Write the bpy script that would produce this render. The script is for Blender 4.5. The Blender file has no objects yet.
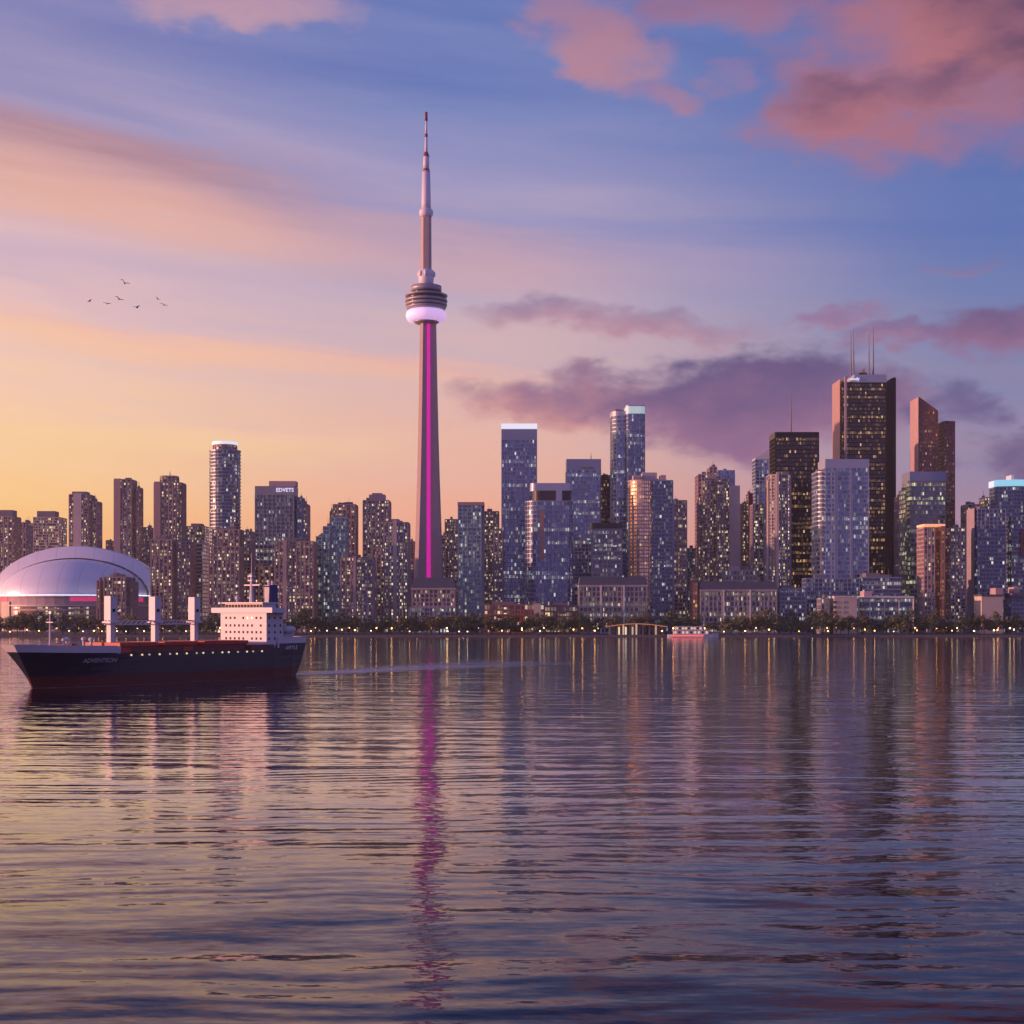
import bpy, bmesh, math, random
from mathutils import Vector, Matrix, noise as mnoise

random.seed(7)
S = bpy.context.scene
COL = S.collection
R = math.radians

# ------------------------------------------------------------------ camera
F, HOR, CAMZ = 1422.0, 614.0, 20.0          # focal length in pixels, horizon row, eye height in metres
cam_d = bpy.data.cameras.new('camera')
cam = bpy.data.objects.new('camera', cam_d)
COL.objects.link(cam)
cam_d.sensor_width = 36.0
cam_d.lens = 36.0 * F / 1024.0
cam_d.shift_y = (HOR - 512.0) / 1024.0
cam_d.clip_start, cam_d.clip_end = 0.5, 60000.0
cam.location = (0, 0, CAMZ)
cam.rotation_euler = (R(90), 0, 0)
S.camera = cam

# ------------------------------------------------------------------ colour management
S.view_settings.view_transform = 'Standard'
S.view_settings.look = 'None'
S.view_settings.exposure = 0.0
S.view_settings.gamma = 1.0
S.cycles.use_denoising = True
S.cycles.max_bounces = 6
S.cycles.sample_clamp_indirect = 4.0

SUN_AZ, SUN_EL = -97.0, 3.5                 # degrees from straight ahead (negative = left), degrees up


def lin(c):
    out = []
    for v in c[:3]:
        v = v / 255.0
        out.append(v / 12.92 if v <= 0.04045 else ((v + 0.055) / 1.055) ** 2.4)
    return tuple(out) + (1.0,)


class NT:
    """small node-tree helper"""
    def __init__(self, tree):
        self.t = tree
        self.n = tree.nodes
        self.n.clear()

    def node(self, typ, **kw):
        n = self.n.new(typ)
        for k, v in kw.items():
            setattr(n, k, v)
        return n

    def link(self, a, b):
        self.t.links.new(a, b)

    def put(self, sock, v):
        if isinstance(v, bpy.types.NodeSocket):
            self.t.links.new(v, sock)
        elif v is not None:
            sock.default_value = v

    def m(self, op, a, b=None, c=None, clamp=False):
        n = self.node('ShaderNodeMath', operation=op, use_clamp=clamp)
        for i, v in enumerate((a, b, c)):
            self.put(n.inputs[i], v)
        return n.outputs[0]

    def vm(self, op, a, b=None, scale=None):
        n = self.node('ShaderNodeVectorMath', operation=op)
        self.put(n.inputs[0], a)
        if b is not None:
            self.put(n.inputs[1], b)
        if scale is not None:
            self.put(n.inputs['Scale'], scale)
        return n.outputs['Value'] if op in ('LENGTH', 'DOT_PRODUCT') else n.outputs[0]

    def xyz(self, x=0.0, y=0.0, z=0.0):
        n = self.node('ShaderNodeCombineXYZ')
        for i, v in enumerate((x, y, z)):
            self.put(n.inputs[i], v)
        return n.outputs[0]

    def sep(self, v):
        n = self.node('ShaderNodeSeparateXYZ')
        self.put(n.inputs[0], v)
        return n.outputs

    def mix(self, f, a, b, blend='MIX'):
        n = self.node('ShaderNodeMix', data_type='RGBA', blend_type=blend)
        self.put(n.inputs[0], f)
        self.put(n.inputs[6], a)
        self.put(n.inputs[7], b)
        return n.outputs[2]

    def noise(self, vec, scale, detail=2.0, rough=0.5, dist=0.0, dims='3D'):
        n = self.node('ShaderNodeTexNoise', noise_dimensions=dims)
        self.put(n.inputs['Vector'], vec)
        n.inputs['Scale'].default_value = scale
        n.inputs['Detail'].default_value = detail
        n.inputs['Roughness'].default_value = rough
        n.inputs['Distortion'].default_value = dist
        return n.outputs

    def white(self, vec):
        n = self.node('ShaderNodeTexWhiteNoise', noise_dimensions='3D')
        self.put(n.inputs['Vector'], vec)
        return n.outputs

    def smooth(self, v, a, b, lo=0.0, hi=1.0):
        n = self.node('ShaderNodeMapRange', interpolation_type='SMOOTHSTEP')
        self.put(n.inputs[0], v)
        self.put(n.inputs[1], a)
        self.put(n.inputs[2], b)
        self.put(n.inputs[3], lo)
        self.put(n.inputs[4], hi)
        return n.outputs[0]

    def ramp(self, fac, stops):
        n = self.node('ShaderNodeValToRGB')
        r = n.color_ramp
        r.interpolation = 'LINEAR'
        while len(r.elements) < len(stops):
            r.elements.new(0.5)
        for e, (p, c) in zip(r.elements, stops):
            e.position = p
            e.color = c
        self.put(n.inputs[0], fac)
        return n.outputs[0]


# ------------------------------------------------------------------ world: dusk sky with clouds
def build_world():
    w = bpy.data.worlds.new('World')
    S.world = w
    w.use_nodes = True
    w.cycles.sampling_method = 'MANUAL'
    w.cycles.sample_map_resolution = 512
    t = NT(w.node_tree)
    out = t.node('ShaderNodeOutputWorld')
    tc = t.node('ShaderNodeTexCoord')
    d = t.vm('NORMALIZE', tc.outputs['Generated'])
    x, y, z = t.sep(d)
    az = t.m('MULTIPLY', t.m('ARCTAN2', x, y), 180 / math.pi)          # degrees, 0 ahead, + right
    el = t.m('MULTIPLY', t.m('ARCSINE', z), 180 / math.pi)
    ela = t.m('ABSOLUTE', el)
    sv = t.xyz(az, el, 0.0)
    # long thin streaks that bend the colour bands
    st_v = t.xyz(t.m('MULTIPLY', az, 0.035), t.m('ADD', t.m('MULTIPLY', el, 0.32), t.m('MULTIPLY', az, 0.035)), 3.1)
    streak = t.m('SUBTRACT', t.noise(st_v, 1.0, 5.0, 0.55, 0.4)[0], 0.5)
    fine_v = t.xyz(t.m('MULTIPLY', az, 0.10), t.m('ADD', t.m('MULTIPLY', el, 1.3), t.m('MULTIPLY', az, 0.10)), 8.1)
    fine = t.m('SUBTRACT', t.noise(fine_v, 1.0, 4.0, 0.6, 0.3)[0], 0.5)
    amp = t.smooth(ela, 0.0, 12.0, 1.0, 9.0)
    e2 = t.m('ADD', ela, t.m('MULTIPLY', streak, amp))
    e2 = t.m('ADD', e2, t.m('MULTIPLY', fine, t.m('MULTIPLY', amp, 0.28)))
    ef = t.m('DIVIDE', t.m('MAXIMUM', e2, 0.0), 90.0)
    E = [0, 2.5, 4.6, 6.6, 8.6, 12.5, 16.2, 19.9, 23.4, 36, 90]

    def col(cs, g=1.0):
        st = []
        for e, c in zip(E, cs):
            l = lin(c)
            st.append((e / 90.0, (l[0] * g, l[1] * g, l[2] * g, 1)))
        return t.ramp(ef, st)
    wfar = col([(255, 136, 66), (255, 150, 78), (255, 168, 98), (255, 184, 124), (252, 198, 152), (240, 184, 160), (215, 164, 168), (170, 145, 175), (130, 122, 168), (80, 90, 148), (56, 70, 130)], 2.1)
    wedge = col([(248, 170, 116), (252, 186, 120), (255, 203, 133), (254, 210, 158), (248, 205, 178), (232, 192, 192), (202, 174, 194), (156, 148, 188), (116, 122, 180), (60, 70, 130), (48, 58, 116)])
    cent = col([(238, 154, 128), (240, 164, 136), (240, 174, 150), (234, 184, 168), (222, 184, 180), (194, 174, 192), (156, 152, 194), (122, 136, 190), (94, 118, 182), (46, 60, 122), (40, 52, 110)])
    reg = col([(178, 136, 150), (170, 134, 156), (158, 134, 162), (144, 134, 168), (128, 132, 172), (102, 124, 178), (86, 114, 178), (76, 106, 172), (70, 98, 166), (42, 58, 120), (38, 52, 110)])
    east = col([(122, 100, 140), (136, 112, 152), (144, 118, 160), (146, 124, 166), (145, 126, 172), (136, 124, 176), (124, 118, 174), (110, 112, 172), (100, 106, 168), (78, 88, 154), (60, 70, 136)], 1.3)
    c = t.mix(t.smooth(az, -80.0, -24.0), wfar, wedge)
    c = t.mix(t.smooth(az, -22.0, -1.0), c, cent)
    c = t.mix(t.smooth(az, -2.0, 20.0), c, reg)
    c = t.mix(t.smooth(az, 25.0, 95.0), c, east)
    # behind the camera to the left: from the far west round to the south
    c = t.mix(t.smooth(az, -150.0, -95.0, 1.0, 0.0), c, east)

    # cloud shapes: noise shared by all
    warp = t.noise(t.vm('MULTIPLY', sv, (0.30, 0.55, 1.0)), 1.0, 5.0, 0.58)
    wv = t.vm('SUBTRACT', warp[1], (0.5, 0.5, 0.5))
    det = t.noise(t.vm('ADD', t.vm('MULTIPLY', sv, (0.45, 0.9, 1.0)), (7.3, 2.1, 4.0)), 0.55, 7.0, 0.58)[0]
    detc = t.m('SUBTRACT', det, 0.5)
    sw = t.vm('ADD', sv, t.vm('MULTIPLY', wv, (7.0, 3.2, 0.0)))
    wx, wy, _ = t.sep(sw)

    def cloud(c, px, py, rx, ry, lo, hi, opac=1.0, tilt=0.0, soft=0.95, rough=2.0, side=0.0):
        """lo = colour of the lit underside, hi = colour of the body above; side shifts it along x"""
        a0 = math.degrees(math.atan((px - 512) / F))
        e0 = math.degrees(math.atan((HOR - py) / F * math.cos(R(a0))))
        ra, re = math.degrees(rx / F), math.degrees(ry / F)
        dx = t.m('DIVIDE', t.m('SUBTRACT', wx, a0), ra)
        dy = t.m('SUBTRACT', wy, e0)
        if tilt:
            dy = t.m('ADD', dy, t.m('MULTIPLY', t.m('SUBTRACT', wx, a0), tilt))
        dy = t.m('DIVIDE', dy, re)
        q = t.m('SUBTRACT', 1.0, t.m('ADD', t.m('MULTIPLY', dx, dx), t.m('MULTIPLY', dy, dy)))
        q = t.m('ADD', q, t.m('MULTIPLY', detc, rough))
        den = t.m('MULTIPLY', t.smooth(q, -0.15, soft), opac)
        k = t.m('ADD', t.m('MULTIPLY', dy, 0.55), 0.45)
        if side:
            k = t.m('ADD', k, t.m('MULTIPLY', dx, side))
        k = t.m('ADD', k, t.m('MULTIPLY', detc, 1.1))
        cc = t.mix(t.smooth(k, 0.0, 1.0), lin(lo), lin(hi))
        return t.mix(den, c, cc)

    def band(c, px, py, slope, half, xl, xr, lo, hi, opac, edge=0.35):
        """long tilted streak of high cloud: crisp dusky upper edge, glowing soft lower side; xl/xr = ends of the streak"""
        a0 = math.degrees(math.atan((px - 512) / F))
        e0 = math.degrees(math.atan((HOR - py) / F * math.cos(R(a0))))
        dy = t.m('ADD', t.m('SUBTRACT', el, e0), t.m('MULTIPLY', t.m('SUBTRACT', az, a0), slope))
        dy = t.m('ADD', dy, t.m('ADD', t.m('MULTIPLY', streak, 3.0), t.m('MULTIPLY', fine, 1.6)))
        dy = t.m('DIVIDE', dy, math.degrees(half / F))
        den = t.m('MULTIPLY', t.smooth(dy, 1.0, 1.0 - edge, 0.0, 1.0), t.smooth(dy, -1.3, 0.1))
        deg = lambda p: math.degrees(math.atan((p - 512) / F))
        ends = t.m('MULTIPLY', t.smooth(az, deg(xl) - 6, deg(xl) + 3), t.smooth(az, deg(xr) - 7, deg(xr) + 3, 1.0, 0.0))
        den = t.m('MULTIPLY', t.m('MULTIPLY', den, ends), opac)
        den = t.m('MULTIPLY', den, t.m('ADD', 0.85, t.m('MULTIPLY', fine, 0.9)), None, True)
        return t.mix(den, c, t.mix(t.smooth(dy, -0.55, 0.95), lin(lo), lin(hi)))

    # wide streaky bands on the left
    c = band(c, 60, 172, 0.13, 62, -700, 330, (246, 184, 148), (166, 122, 138), 0.90, 0.45)
    c = band(c, 300, 222, 0.12, 40, 60, 640, (236, 180, 164), (190, 150, 168), 0.75, 0.7)
    c = band(c, 90, 264, 0.05, 18, -700, 420, (206, 180, 196), (186, 168, 198), 0.55, 0.8)
    c = band(c, 330, 362, 0.08, 20, 40, 560, (250, 188, 156), (236, 178, 166), 0.75, 0.7)
    c = band(c, 40, 330, 0.05, 22, -700, 330, (254, 204, 162), (248, 198, 174), 0.6, 0.8)
    c = band(c, 60, 430, 0.03, 16, -700, 420, (254, 212, 148), (252, 208, 166), 0.5, 0.8)
    c = band(c, 640, 250, 0.05, 34, 380, 860, (184, 158, 186), (156, 148, 188), 0.55, 0.8)
    c = cloud(c, 240, 4, 130, 26, (222, 166, 162), (186, 146, 170), 0.8, 0.0, 1.5)
    # upper right
    c = cloud(c, 985, 20, 215, 128, (178, 112, 122), (62, 54, 96), 1.0, -0.12, 1.0, 1.3, 1.0)
    c = cloud(c, 880, 104, 135, 40, (176, 112, 124), (100, 74, 110), 0.95, -0.12, 1.0, 1.3, 0.6)
    c = cloud(c, 735, -6, 130, 34, (166, 116, 140), (138, 100, 138), 0.9, 0.0, 1.3)
    c = cloud(c, 604, 44, 84, 48, (196, 136, 142), (164, 122, 150), 0.95, 0.25, 1.3)
    c = cloud(c, 664, 98, 44, 20, (180, 126, 148), (156, 120, 154), 0.8, 0.0, 1.4)
    c = cloud(c, 735, 84, 30, 12, (168, 124, 154), (150, 118, 156), 0.55, 0.0, 1.4)
    # low purple bank
    c = cloud(c, 622, 322, 155, 20, (186, 132, 150), (134, 112, 150), 0.85, 0.06, 1.2)
    c = cloud(c, 560, 404, 125, 34, (204, 142, 144), (138, 102, 138), 0.95, 0.0, 1.1)
    c = cloud(c, 765, 404, 170, 58, (150, 108, 142), (92, 80, 126), 1.0, 0.0, 0.65, 1.2)
    c = cloud(c, 835, 322, 34, 10, (164, 116, 146), (136, 106, 148), 0.8, 0.0, 1.3)
    c = cloud(c, 905, 335, 66, 12, (160, 110, 140), (116, 92, 136), 0.85, 0.0, 1.3)
    c = cloud(c, 1000, 328, 70, 28, (148, 104, 138), (106, 86, 130), 0.95, 0.0, 1.1)
    c = cloud(c, 960, 404, 60, 29, (98, 84, 134), (84, 78, 128), 0.95, 0.0, 1.1)
    c = cloud(c, 1010, 458, 68, 24, (112, 90, 132), (90, 78, 124), 0.95, 0.0, 1.1)
    c = cloud(c, 960, 270, 66, 8, (148, 116, 154), (128, 110, 158), 0.6, 0.0, 1.4)
    # Nishita term (disc off), small share of the dusk light
    sky = t.node('ShaderNodeTexSky', sky_type='NISHITA', sun_disc=False)
    sky.sun_elevation = R(SUN_EL)
    sky.sun_rotation = R(SUN_AZ)
    b1 = t.node('ShaderNodeBackground')
    t.put(b1.inputs[0], sky.outputs[0])
    b1.inputs[1].default_value = 0.005
    b2 = t.node('ShaderNodeBackground')
    t.put(b2.inputs[0], c)
    b2.inputs[1].default_value = 1.0
    add = t.node('ShaderNodeAddShader')
    t.link(b1.outputs[0], add.inputs[0])
    t.link(b2.outputs[0], add.inputs[1])
    t.link(add.outputs[0], out.inputs[0])


build_world()

sun_d = bpy.data.lights.new('sun', 'SUN')
sun_d.energy = 5.0
sun_d.angle = R(1.0)
sun_d.color = (1.0, 0.45, 0.31)
sun = bpy.data.objects.new('sun', sun_d)
COL.objects.link(sun)
_dir = Vector((math.sin(R(SUN_AZ)) * math.cos(R(SUN_EL)), math.cos(R(SUN_AZ)) * math.cos(R(SUN_EL)), math.sin(R(SUN_EL))))
sun.rotation_euler = _dir.to_track_quat('Z', 'Y').to_euler()
sun.location = (-600, 200, 300)


# ------------------------------------------------------------------ object helpers
def zpx(y, D):
    return CAMZ + (HOR - y) / F * D


def xpx(x, D):
    return (x - 512.0) / F * D


def link(name, mesh, mat=None, parent=None, loc=(0, 0, 0)):
    o = bpy.data.objects.new(name, mesh)
    COL.objects.link(o)
    if mat is not None and not mesh.materials:
        mesh.materials.append(mat)
    if parent is not None:
        o.parent = parent
    o.location = loc
    return o


def thing(name, label, cat, loc=(0, 0, 0), rz=0.0, group=None):
    o = bpy.data.objects.new(name, None)
    COL.objects.link(o)
    o.empty_display_size = 1.0
    o.location = loc
    o.rotation_euler = (0, 0, rz)
    return tag(o, label, cat, group)


def tag(o, label, cat, group=None):
    o['label'] = label
    o['category'] = cat
    if group:
        o['group'] = group
    return o


def meshify(o):
    """swap a text curve object for a mesh object of the same name and place"""
    bpy.context.view_layer.update()
    dg = bpy.context.evaluated_depsgraph_get()
    me = bpy.data.meshes.new_from_object(o.evaluated_get(dg))
    nm, par, mat = o.name, o.parent, o.matrix_local.copy()
    cu = o.data
    bpy.data.objects.remove(o)
    bpy.data.curves.remove(cu)
    n = link(nm, me, None, par)
    n.matrix_local = mat
    return n


class MB:
    """collects faces for one mesh, with optional uv per corner"""
    def __init__(self):
        self.v, self.f, self.uv, self.mi = [], [], [], []

    def face(self, pts, uv=None, mi=0):
        i = len(self.v)
        self.v.extend([tuple(p) for p in pts])
        self.f.append(tuple(range(i, i + len(pts))))
        self.uv.append(uv or [(0, 0)] * len(pts))
        self.mi.append(mi)

    def box(self, x0, x1, y0, y1, z0, z1, mi=0):
        i = len(self.v)
        self.v += [(x0, y0, z0), (x1, y0, z0), (x1, y1, z0), (x0, y1, z0), (x0, y0, z1), (x1, y0, z1), (x1, y1, z1), (x0, y1, z1)]
        for q in ((0, 3, 2, 1), (4, 5, 6, 7), (0, 1, 5, 4), (1, 2, 6, 5), (2, 3, 7, 6), (3, 0, 4, 7)):
            self.f.append(tuple(i + k for k in q))
            self.uv.append([(0, 0)] * 4)
            self.mi.append(mi)

    def prism(self, poly, z0, z1, caps=True, mi=0, uscale=None, top=None):
        n = len(poly)
        i = len(self.v)
        tp = top or poly
        zt = z1 if isinstance(z1, (list, tuple)) else [z1] * n
        self.v += [(p[0], p[1], z0) for p in poly] + [(p[0], p[1], zt[k]) for k, p in enumerate(tp)]
        u = 0.0
        for k in range(n):
            j = (k + 1) % n
            L = math.hypot(poly[j][0] - poly[k][0], poly[j][1] - poly[k][1])
            self.f.append((i + k, i + j, i + n + j, i + n + k))
            self.uv.append([(u, 0), (u + L, 0), (u + L, 1), (u, 1)])
            self.mi.append(mi)
            u += L
        if caps:
            self.f.append(tuple(i + k for k in reversed(range(n))))
            self.uv.append([(0, 0)] * n)
            self.mi.append(mi)
            self.f.append(tuple(i + n + k for k in range(n)))
            self.uv.append([(0, 0)] * n)
            self.mi.append(mi)

    def lathe(self, prof, n=32, cx=0.0, cy=0.0, caps=True, mi=0):
        """prof = [(r, z)...] from bottom to top"""
        i = len(self.v)
        for r, z in prof:
            for k in range(n):
                a = 2 * math.pi * k / n
                self.v.append((cx + r * math.cos(a), cy + r * math.sin(a), z))
        for s in range(len(prof) - 1):
            for k in range(n):
                j = (k + 1) % n
                self.f.append((i + s * n + k, i + s * n + j, i + (s + 1) * n + j, i + (s + 1) * n + k))
                self.uv.append([(k, s), (k + 1, s), (k + 1, s + 1), (k, s + 1)])
                self.mi.append(mi)
        if caps:
            self.f.append(tuple(i + k for k in reversed(range(n))))
            self.uv.append([(0, 0)] * n)
            self.mi.append(mi)
            b = i + (len(prof) - 1) * n
            self.f.append(tuple(b + k for k in range(n)))
            self.uv.append([(0, 0)] * n)
            self.mi.append(mi)

    def tube(self, p, q, r0, r1=None, n=8, mi=0):
        p, q = Vector(p), Vector(q)
        r1 = r0 if r1 is None else r1
        d = (q - p).normalized()
        a = d.orthogonal().normalized()
        b = d.cross(a)
        i = len(self.v)
        for c, r in ((p, r0), (q, r1)):
            for k in range(n):
                t = 2 * math.pi * k / n
                self.v.append(tuple(c + a * (r * math.cos(t)) + b * (r * math.sin(t))))
        for k in range(n):
            j = (k + 1) % n
            self.f.append((i + k, i + j, i + n + j, i + n + k))
            self.uv.append([(0, 0)] * 4)
            self.mi.append(mi)
        self.f.append(tuple(i + k for k in reversed(range(n))))
        self.f.append(tuple(i + n + k for k in range(n)))
        self.uv += [[(0, 0)] * n, [(0, 0)] * n]
        self.mi += [mi, mi]

    def mesh(self, name, mats=(), smooth=False):
        me = bpy.data.meshes.new(name)
        me.from_pydata(self.v, [], self.f)
        uvl = me.uv_layers.new(name='UVMap')
        flat = []
        for u in self.uv:
            for c in u:
                flat += [c[0], c[1]]
        uvl.data.foreach_set('uv', flat)
        for m in mats:
            me.materials.append(m)
        if any(self.mi):
            me.polygons.foreach_set('material_index', self.mi)
        if smooth:
            me.polygons.foreach_set('use_smooth', [True] * len(me.polygons))
        me.update()
        return me

    def obj(self, name, mat, parent=None, loc=(0, 0, 0), smooth=False):
        mats = mat if isinstance(mat, (list, tuple)) else [mat]
        return link(name, self.mesh(name, mats, smooth), None, parent, loc)


# ------------------------------------------------------------------ materials
def principled(name):
    m = bpy.data.materials.new(name)
    m.use_nodes = True
    t = NT(m.node_tree)
    out = t.node('ShaderNodeOutputMaterial')
    b = t.node('ShaderNodeBsdfPrincipled')
    t.link(b.outputs[0], out.inputs[0])
    return m, t, b


def wall_mat(name, c, rough=0.75, var=0.18, metallic=0.0, spec=0.4, scale=0.12):
    m, t, b = principled(name)
    tc = t.node('ShaderNodeTexCoord')
    oi = t.node('ShaderNodeObjectInfo')
    v = t.vm('ADD', tc.outputs['Object'], oi.outputs['Location'])
    n1 = t.noise(v, scale, 5.0, 0.6)[0]
    stain = t.noise(t.vm('MULTIPLY', v, (0.5, 0.5, 0.03)), 1.0, 3.0, 0.6)[0]
    f = t.m('ADD', t.m('MULTIPLY', t.m('SUBTRACT', n1, 0.5), 2 * var), t.m('MULTIPLY', t.m('SUBTRACT', stain, 0.5), var))
    f = t.m('ADD', f, 1.0)
    t.put(b.inputs['Base Color'], t.vm('SCALE', c[:3], scale=f))
    b.inputs['Roughness'].default_value = rough
    b.inputs['Metallic'].default_value = metallic
    b.inputs['Specular IOR Level'].default_value = spec
    return m


def glow_mat(name, c, strength, sampling='AUTO', base=(0.5, 0.5, 0.5)):
    m, t, b = principled(name)
    b.inputs['Base Color'].default_value = tuple(base) + (1,)
    b.inputs['Emission Color'].default_value = tuple(c[:3]) + (1,)
    b.inputs['Emission Strength'].default_value = strength
    b.inputs['Roughness'].default_value = 0.5
    m.cycles.emission_sampling = sampling
    return m


AMBER, WARM, PALE, COOL = (1.0, 0.50, 0.16), (1.0, 0.66, 0.32), (1.0, 0.84, 0.62), (0.80, 0.93, 1.0)


def glass_mat(name, tint, lit, c1, c2, strength, cw, row=0.0, metallic=0.4, rough=0.12, tilt=0.03, frame=0.10, clump=1.4):
    """window ribbon: panes of width cw; some are lit from inside"""
    m, t, b = principled(name)
    uv = t.node('ShaderNodeUVMap')
    u, v, _ = t.sep(uv.outputs[0])
    oi = t.node('ShaderNodeObjectInfo')
    lx, ly, lz = t.sep(oi.outputs['Location'])
    lz = t.m('ADD', lz, t.m('MULTIPLY', t.m('FLOOR', v), 3.617))
    v = t.m('FRACT', v)
    us = t.m('DIVIDE', u, cw)
    cell = t.m('FLOOR', us)
    fr = t.m('FRACT', us)
    sx = t.m('ADD', t.m('MULTIPLY', lx, 0.731), t.m('MULTIPLY', ly, 0.173))
    wn = t.white(t.xyz(cell, lz, sx))
    r1 = wn['Value']
    r2, r3, r4 = t.sep(wn['Color'])
    rc = t.white(t.xyz(t.m('FLOOR', t.m('DIVIDE', cell, 4.0)), t.m('ADD', lz, 31.7), sx))['Value']
    rf = t.white(t.xyz(0.37, t.m('MULTIPLY', lz, 1.13), sx))['Value']
    th = t.m('MULTIPLY', t.m('ADD', 1.0 - clump / 2, t.m('MULTIPLY', rc, clump)), lit)
    if row > 0:
        isrow = t.m('GREATER_THAN', rf, 1.0 - row)
        th = t.m('MULTIPLY', th, t.m('ADD', 0.55, t.m('MULTIPLY', isrow, 2.6)))
    on = t.m('LESS_THAN', r1, th)
    fm = t.m('MULTIPLY', t.m('GREATER_THAN', fr, frame), t.m('LESS_THAN', fr, 1.0 - frame))
    blind = t.m('MULTIPLY', t.m('GREATER_THAN', r2, 0.55), t.m('MULTIPLY', r4, 0.75))
    e = t.m('MULTIPLY', t.m('MULTIPLY', on, fm), t.m('LESS_THAN', v, t.m('SUBTRACT', 1.0, blind)))
    e = t.m('MULTIPLY', e, t.m('ADD', 0.10, t.m('MULTIPLY', t.m('POWER', r3, 5.0), 1.0)))
    t.put(b.inputs['Emission Color'], t.mix(r4, c1 + (1,), c2 + (1,)))
    t.put(b.inputs['Emission Strength'], t.m('MULTIPLY', e, strength))
    shade = t.m('MULTIPLY', t.m('ADD', 0.55, t.m('MULTIPLY', r2, 0.9)), t.m('ADD', 0.35, t.m('MULTIPLY', fm, 0.65)))
    t.put(b.inputs['Base Color'], t.vm('SCALE', tint, scale=shade))
    b.inputs['Metallic'].default_value = metallic
    b.inputs['Roughness'].default_value = rough
    b.inputs['Specular IOR Level'].default_value = 0.9
    g = t.node('ShaderNodeNewGeometry')
    nn = t.vm('NORMALIZE', t.vm('ADD', g.outputs['Normal'], t.vm('SCALE', t.vm('SUBTRACT', wn['Color'], (0.5, 0.5, 0.5)), scale=tilt * 2)))
    t.put(b.inputs['Normal'], nn)
    m.cycles.emission_sampling = 'NONE'
    return m


W = {}
W['brown'] = wall_mat('brown_concrete', (0.38, 0.26, 0.25))
W['rose'] = wall_mat('rose_concrete', (0.46, 0.33, 0.33))
W['mauve'] = wall_mat('mauve_concrete', (0.34, 0.29, 0.33))
W['pale'] = wall_mat('pale_concrete', (0.46, 0.40, 0.40))
W['stone'] = wall_mat('grey_stone', (0.34, 0.34, 0.36))
W['cream'] = wall_mat('cream_render', (0.60, 0.50, 0.42))
W['grey'] = wall_mat('grey_cladding', (0.26, 0.27, 0.32), 0.5)
W['blue'] = wall_mat('blue_grey_cladding', (0.24, 0.29, 0.42), 0.4, 0.1, 0.3)
W['lightblue'] = wall_mat('light_blue_cladding', (0.36, 0.41, 0.52), 0.4, 0.08, 0.3)
W['teal'] = wall_mat('teal_cladding', (0.30, 0.40, 0.44), 0.4, 0.1, 0.2)
W['dark'] = wall_mat('dark_cladding', (0.045, 0.04, 0.05), 0.45, 0.15, 0.2)
W['black'] = wall_mat('black_steel', (0.022, 0.018, 0.018), 0.4, 0.15, 0.3)
W['matblack'] = wall_mat('matt_black_panel', (0.028, 0.026, 0.034), 0.8, 0.12, 0.0, 0.1)
W['red'] = wall_mat('red_granite', (0.24, 0.09, 0.07), 0.4, 0.12)
W['brick'] = wall_mat('red_brick', (0.34, 0.12, 0.10), 0.85)
W['white'] = wall_mat('white_panel', (0.68, 0.66, 0.66), 0.5, 0.06)
W['roof'] = wall_mat('dark_slate_roof', (0.09, 0.10, 0.135), 0.6)
W['orange'] = wall_mat('orange_glow_cladding', (0.40, 0.22, 0.16), 0.35, 0.1, 0.4)  # orange light on the fronts put into the cladding colour
W['plant'] = wall_mat('grey_louvre', (0.20, 0.18, 0.20), 0.7)
W['steel'] = wall_mat('mast_steel', (0.22, 0.20, 0.22), 0.5, 0.05, 0.6)

G = {}
G['resi'] = glass_mat('apartment_glass', (0.07, 0.06, 0.07), 0.42, WARM, PALE, 1.25, 1.6, 0.0, 0.2)
G['resi_busy'] = glass_mat('busy_apartment_glass', (0.07, 0.06, 0.07), 0.50, WARM, PALE, 1.3, 1.7, 0.0, 0.2)
G['bluegl'] = glass_mat('blue_curtain_glass', (0.15, 0.20, 0.32), 0.26, PALE, COOL, 0.75, 2.0, 0.12, 0.7)
G['skygl'] = glass_mat('pale_blue_glass', (0.17, 0.22, 0.33), 0.26, PALE, COOL, 0.75, 2.0, 0.14, 0.75)
G['tealgl'] = glass_mat('teal_glass', (0.10, 0.17, 0.20), 0.32, PALE, COOL, 0.7, 2.0, 0.0, 0.6)
G['office'] = glass_mat('office_glass', (0.10, 0.12, 0.16), 0.38, PALE, COOL, 0.8, 1.8, 0.25, 0.5)
G['officewarm'] = glass_mat('warm_office_glass', (0.10, 0.08, 0.09), 0.46, WARM, PALE, 0.9, 2.0, 0.2, 0.4)
G['greenoff'] = glass_mat('lime_lit_office_glass', (0.13, 0.17, 0.17), 0.36, (0.95, 0.95, 0.45), (1.0, 0.92, 0.65), 0.9, 1.8, 0.35, 0.5)
G['blackgl'] = glass_mat('bronze_tower_glass', (0.05, 0.035, 0.03), 0.36, AMBER, WARM, 0.75, 1.9, 0.3, 0.3)
G['redgl'] = glass_mat('red_tower_glass', (0.14, 0.06, 0.05), 0.50, AMBER, WARM, 0.45, 1.7, 0.1, 0.4)
G['mirror'] = glass_mat('sunset_tinted_mirror_glass', (0.86, 0.54, 0.36), 0.30, AMBER, WARM, 0.7, 2.2, 0.0, 0.9, 0.22, 0.02)  # sunset reflection deepened by an orange tint in the glass colour
G['orangegl'] = glass_mat('orange_lit_glass', (0.45, 0.22, 0.12), 0.75, AMBER, (1.0, 0.36, 0.12), 0.75, 2.2, 0.0, 0.5)
G['shop'] = glass_mat('shopfront_glass', (0.15, 0.12, 0.10), 0.60, WARM, PALE, 1.0, 3.0, 0.0, 0.1)
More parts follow.
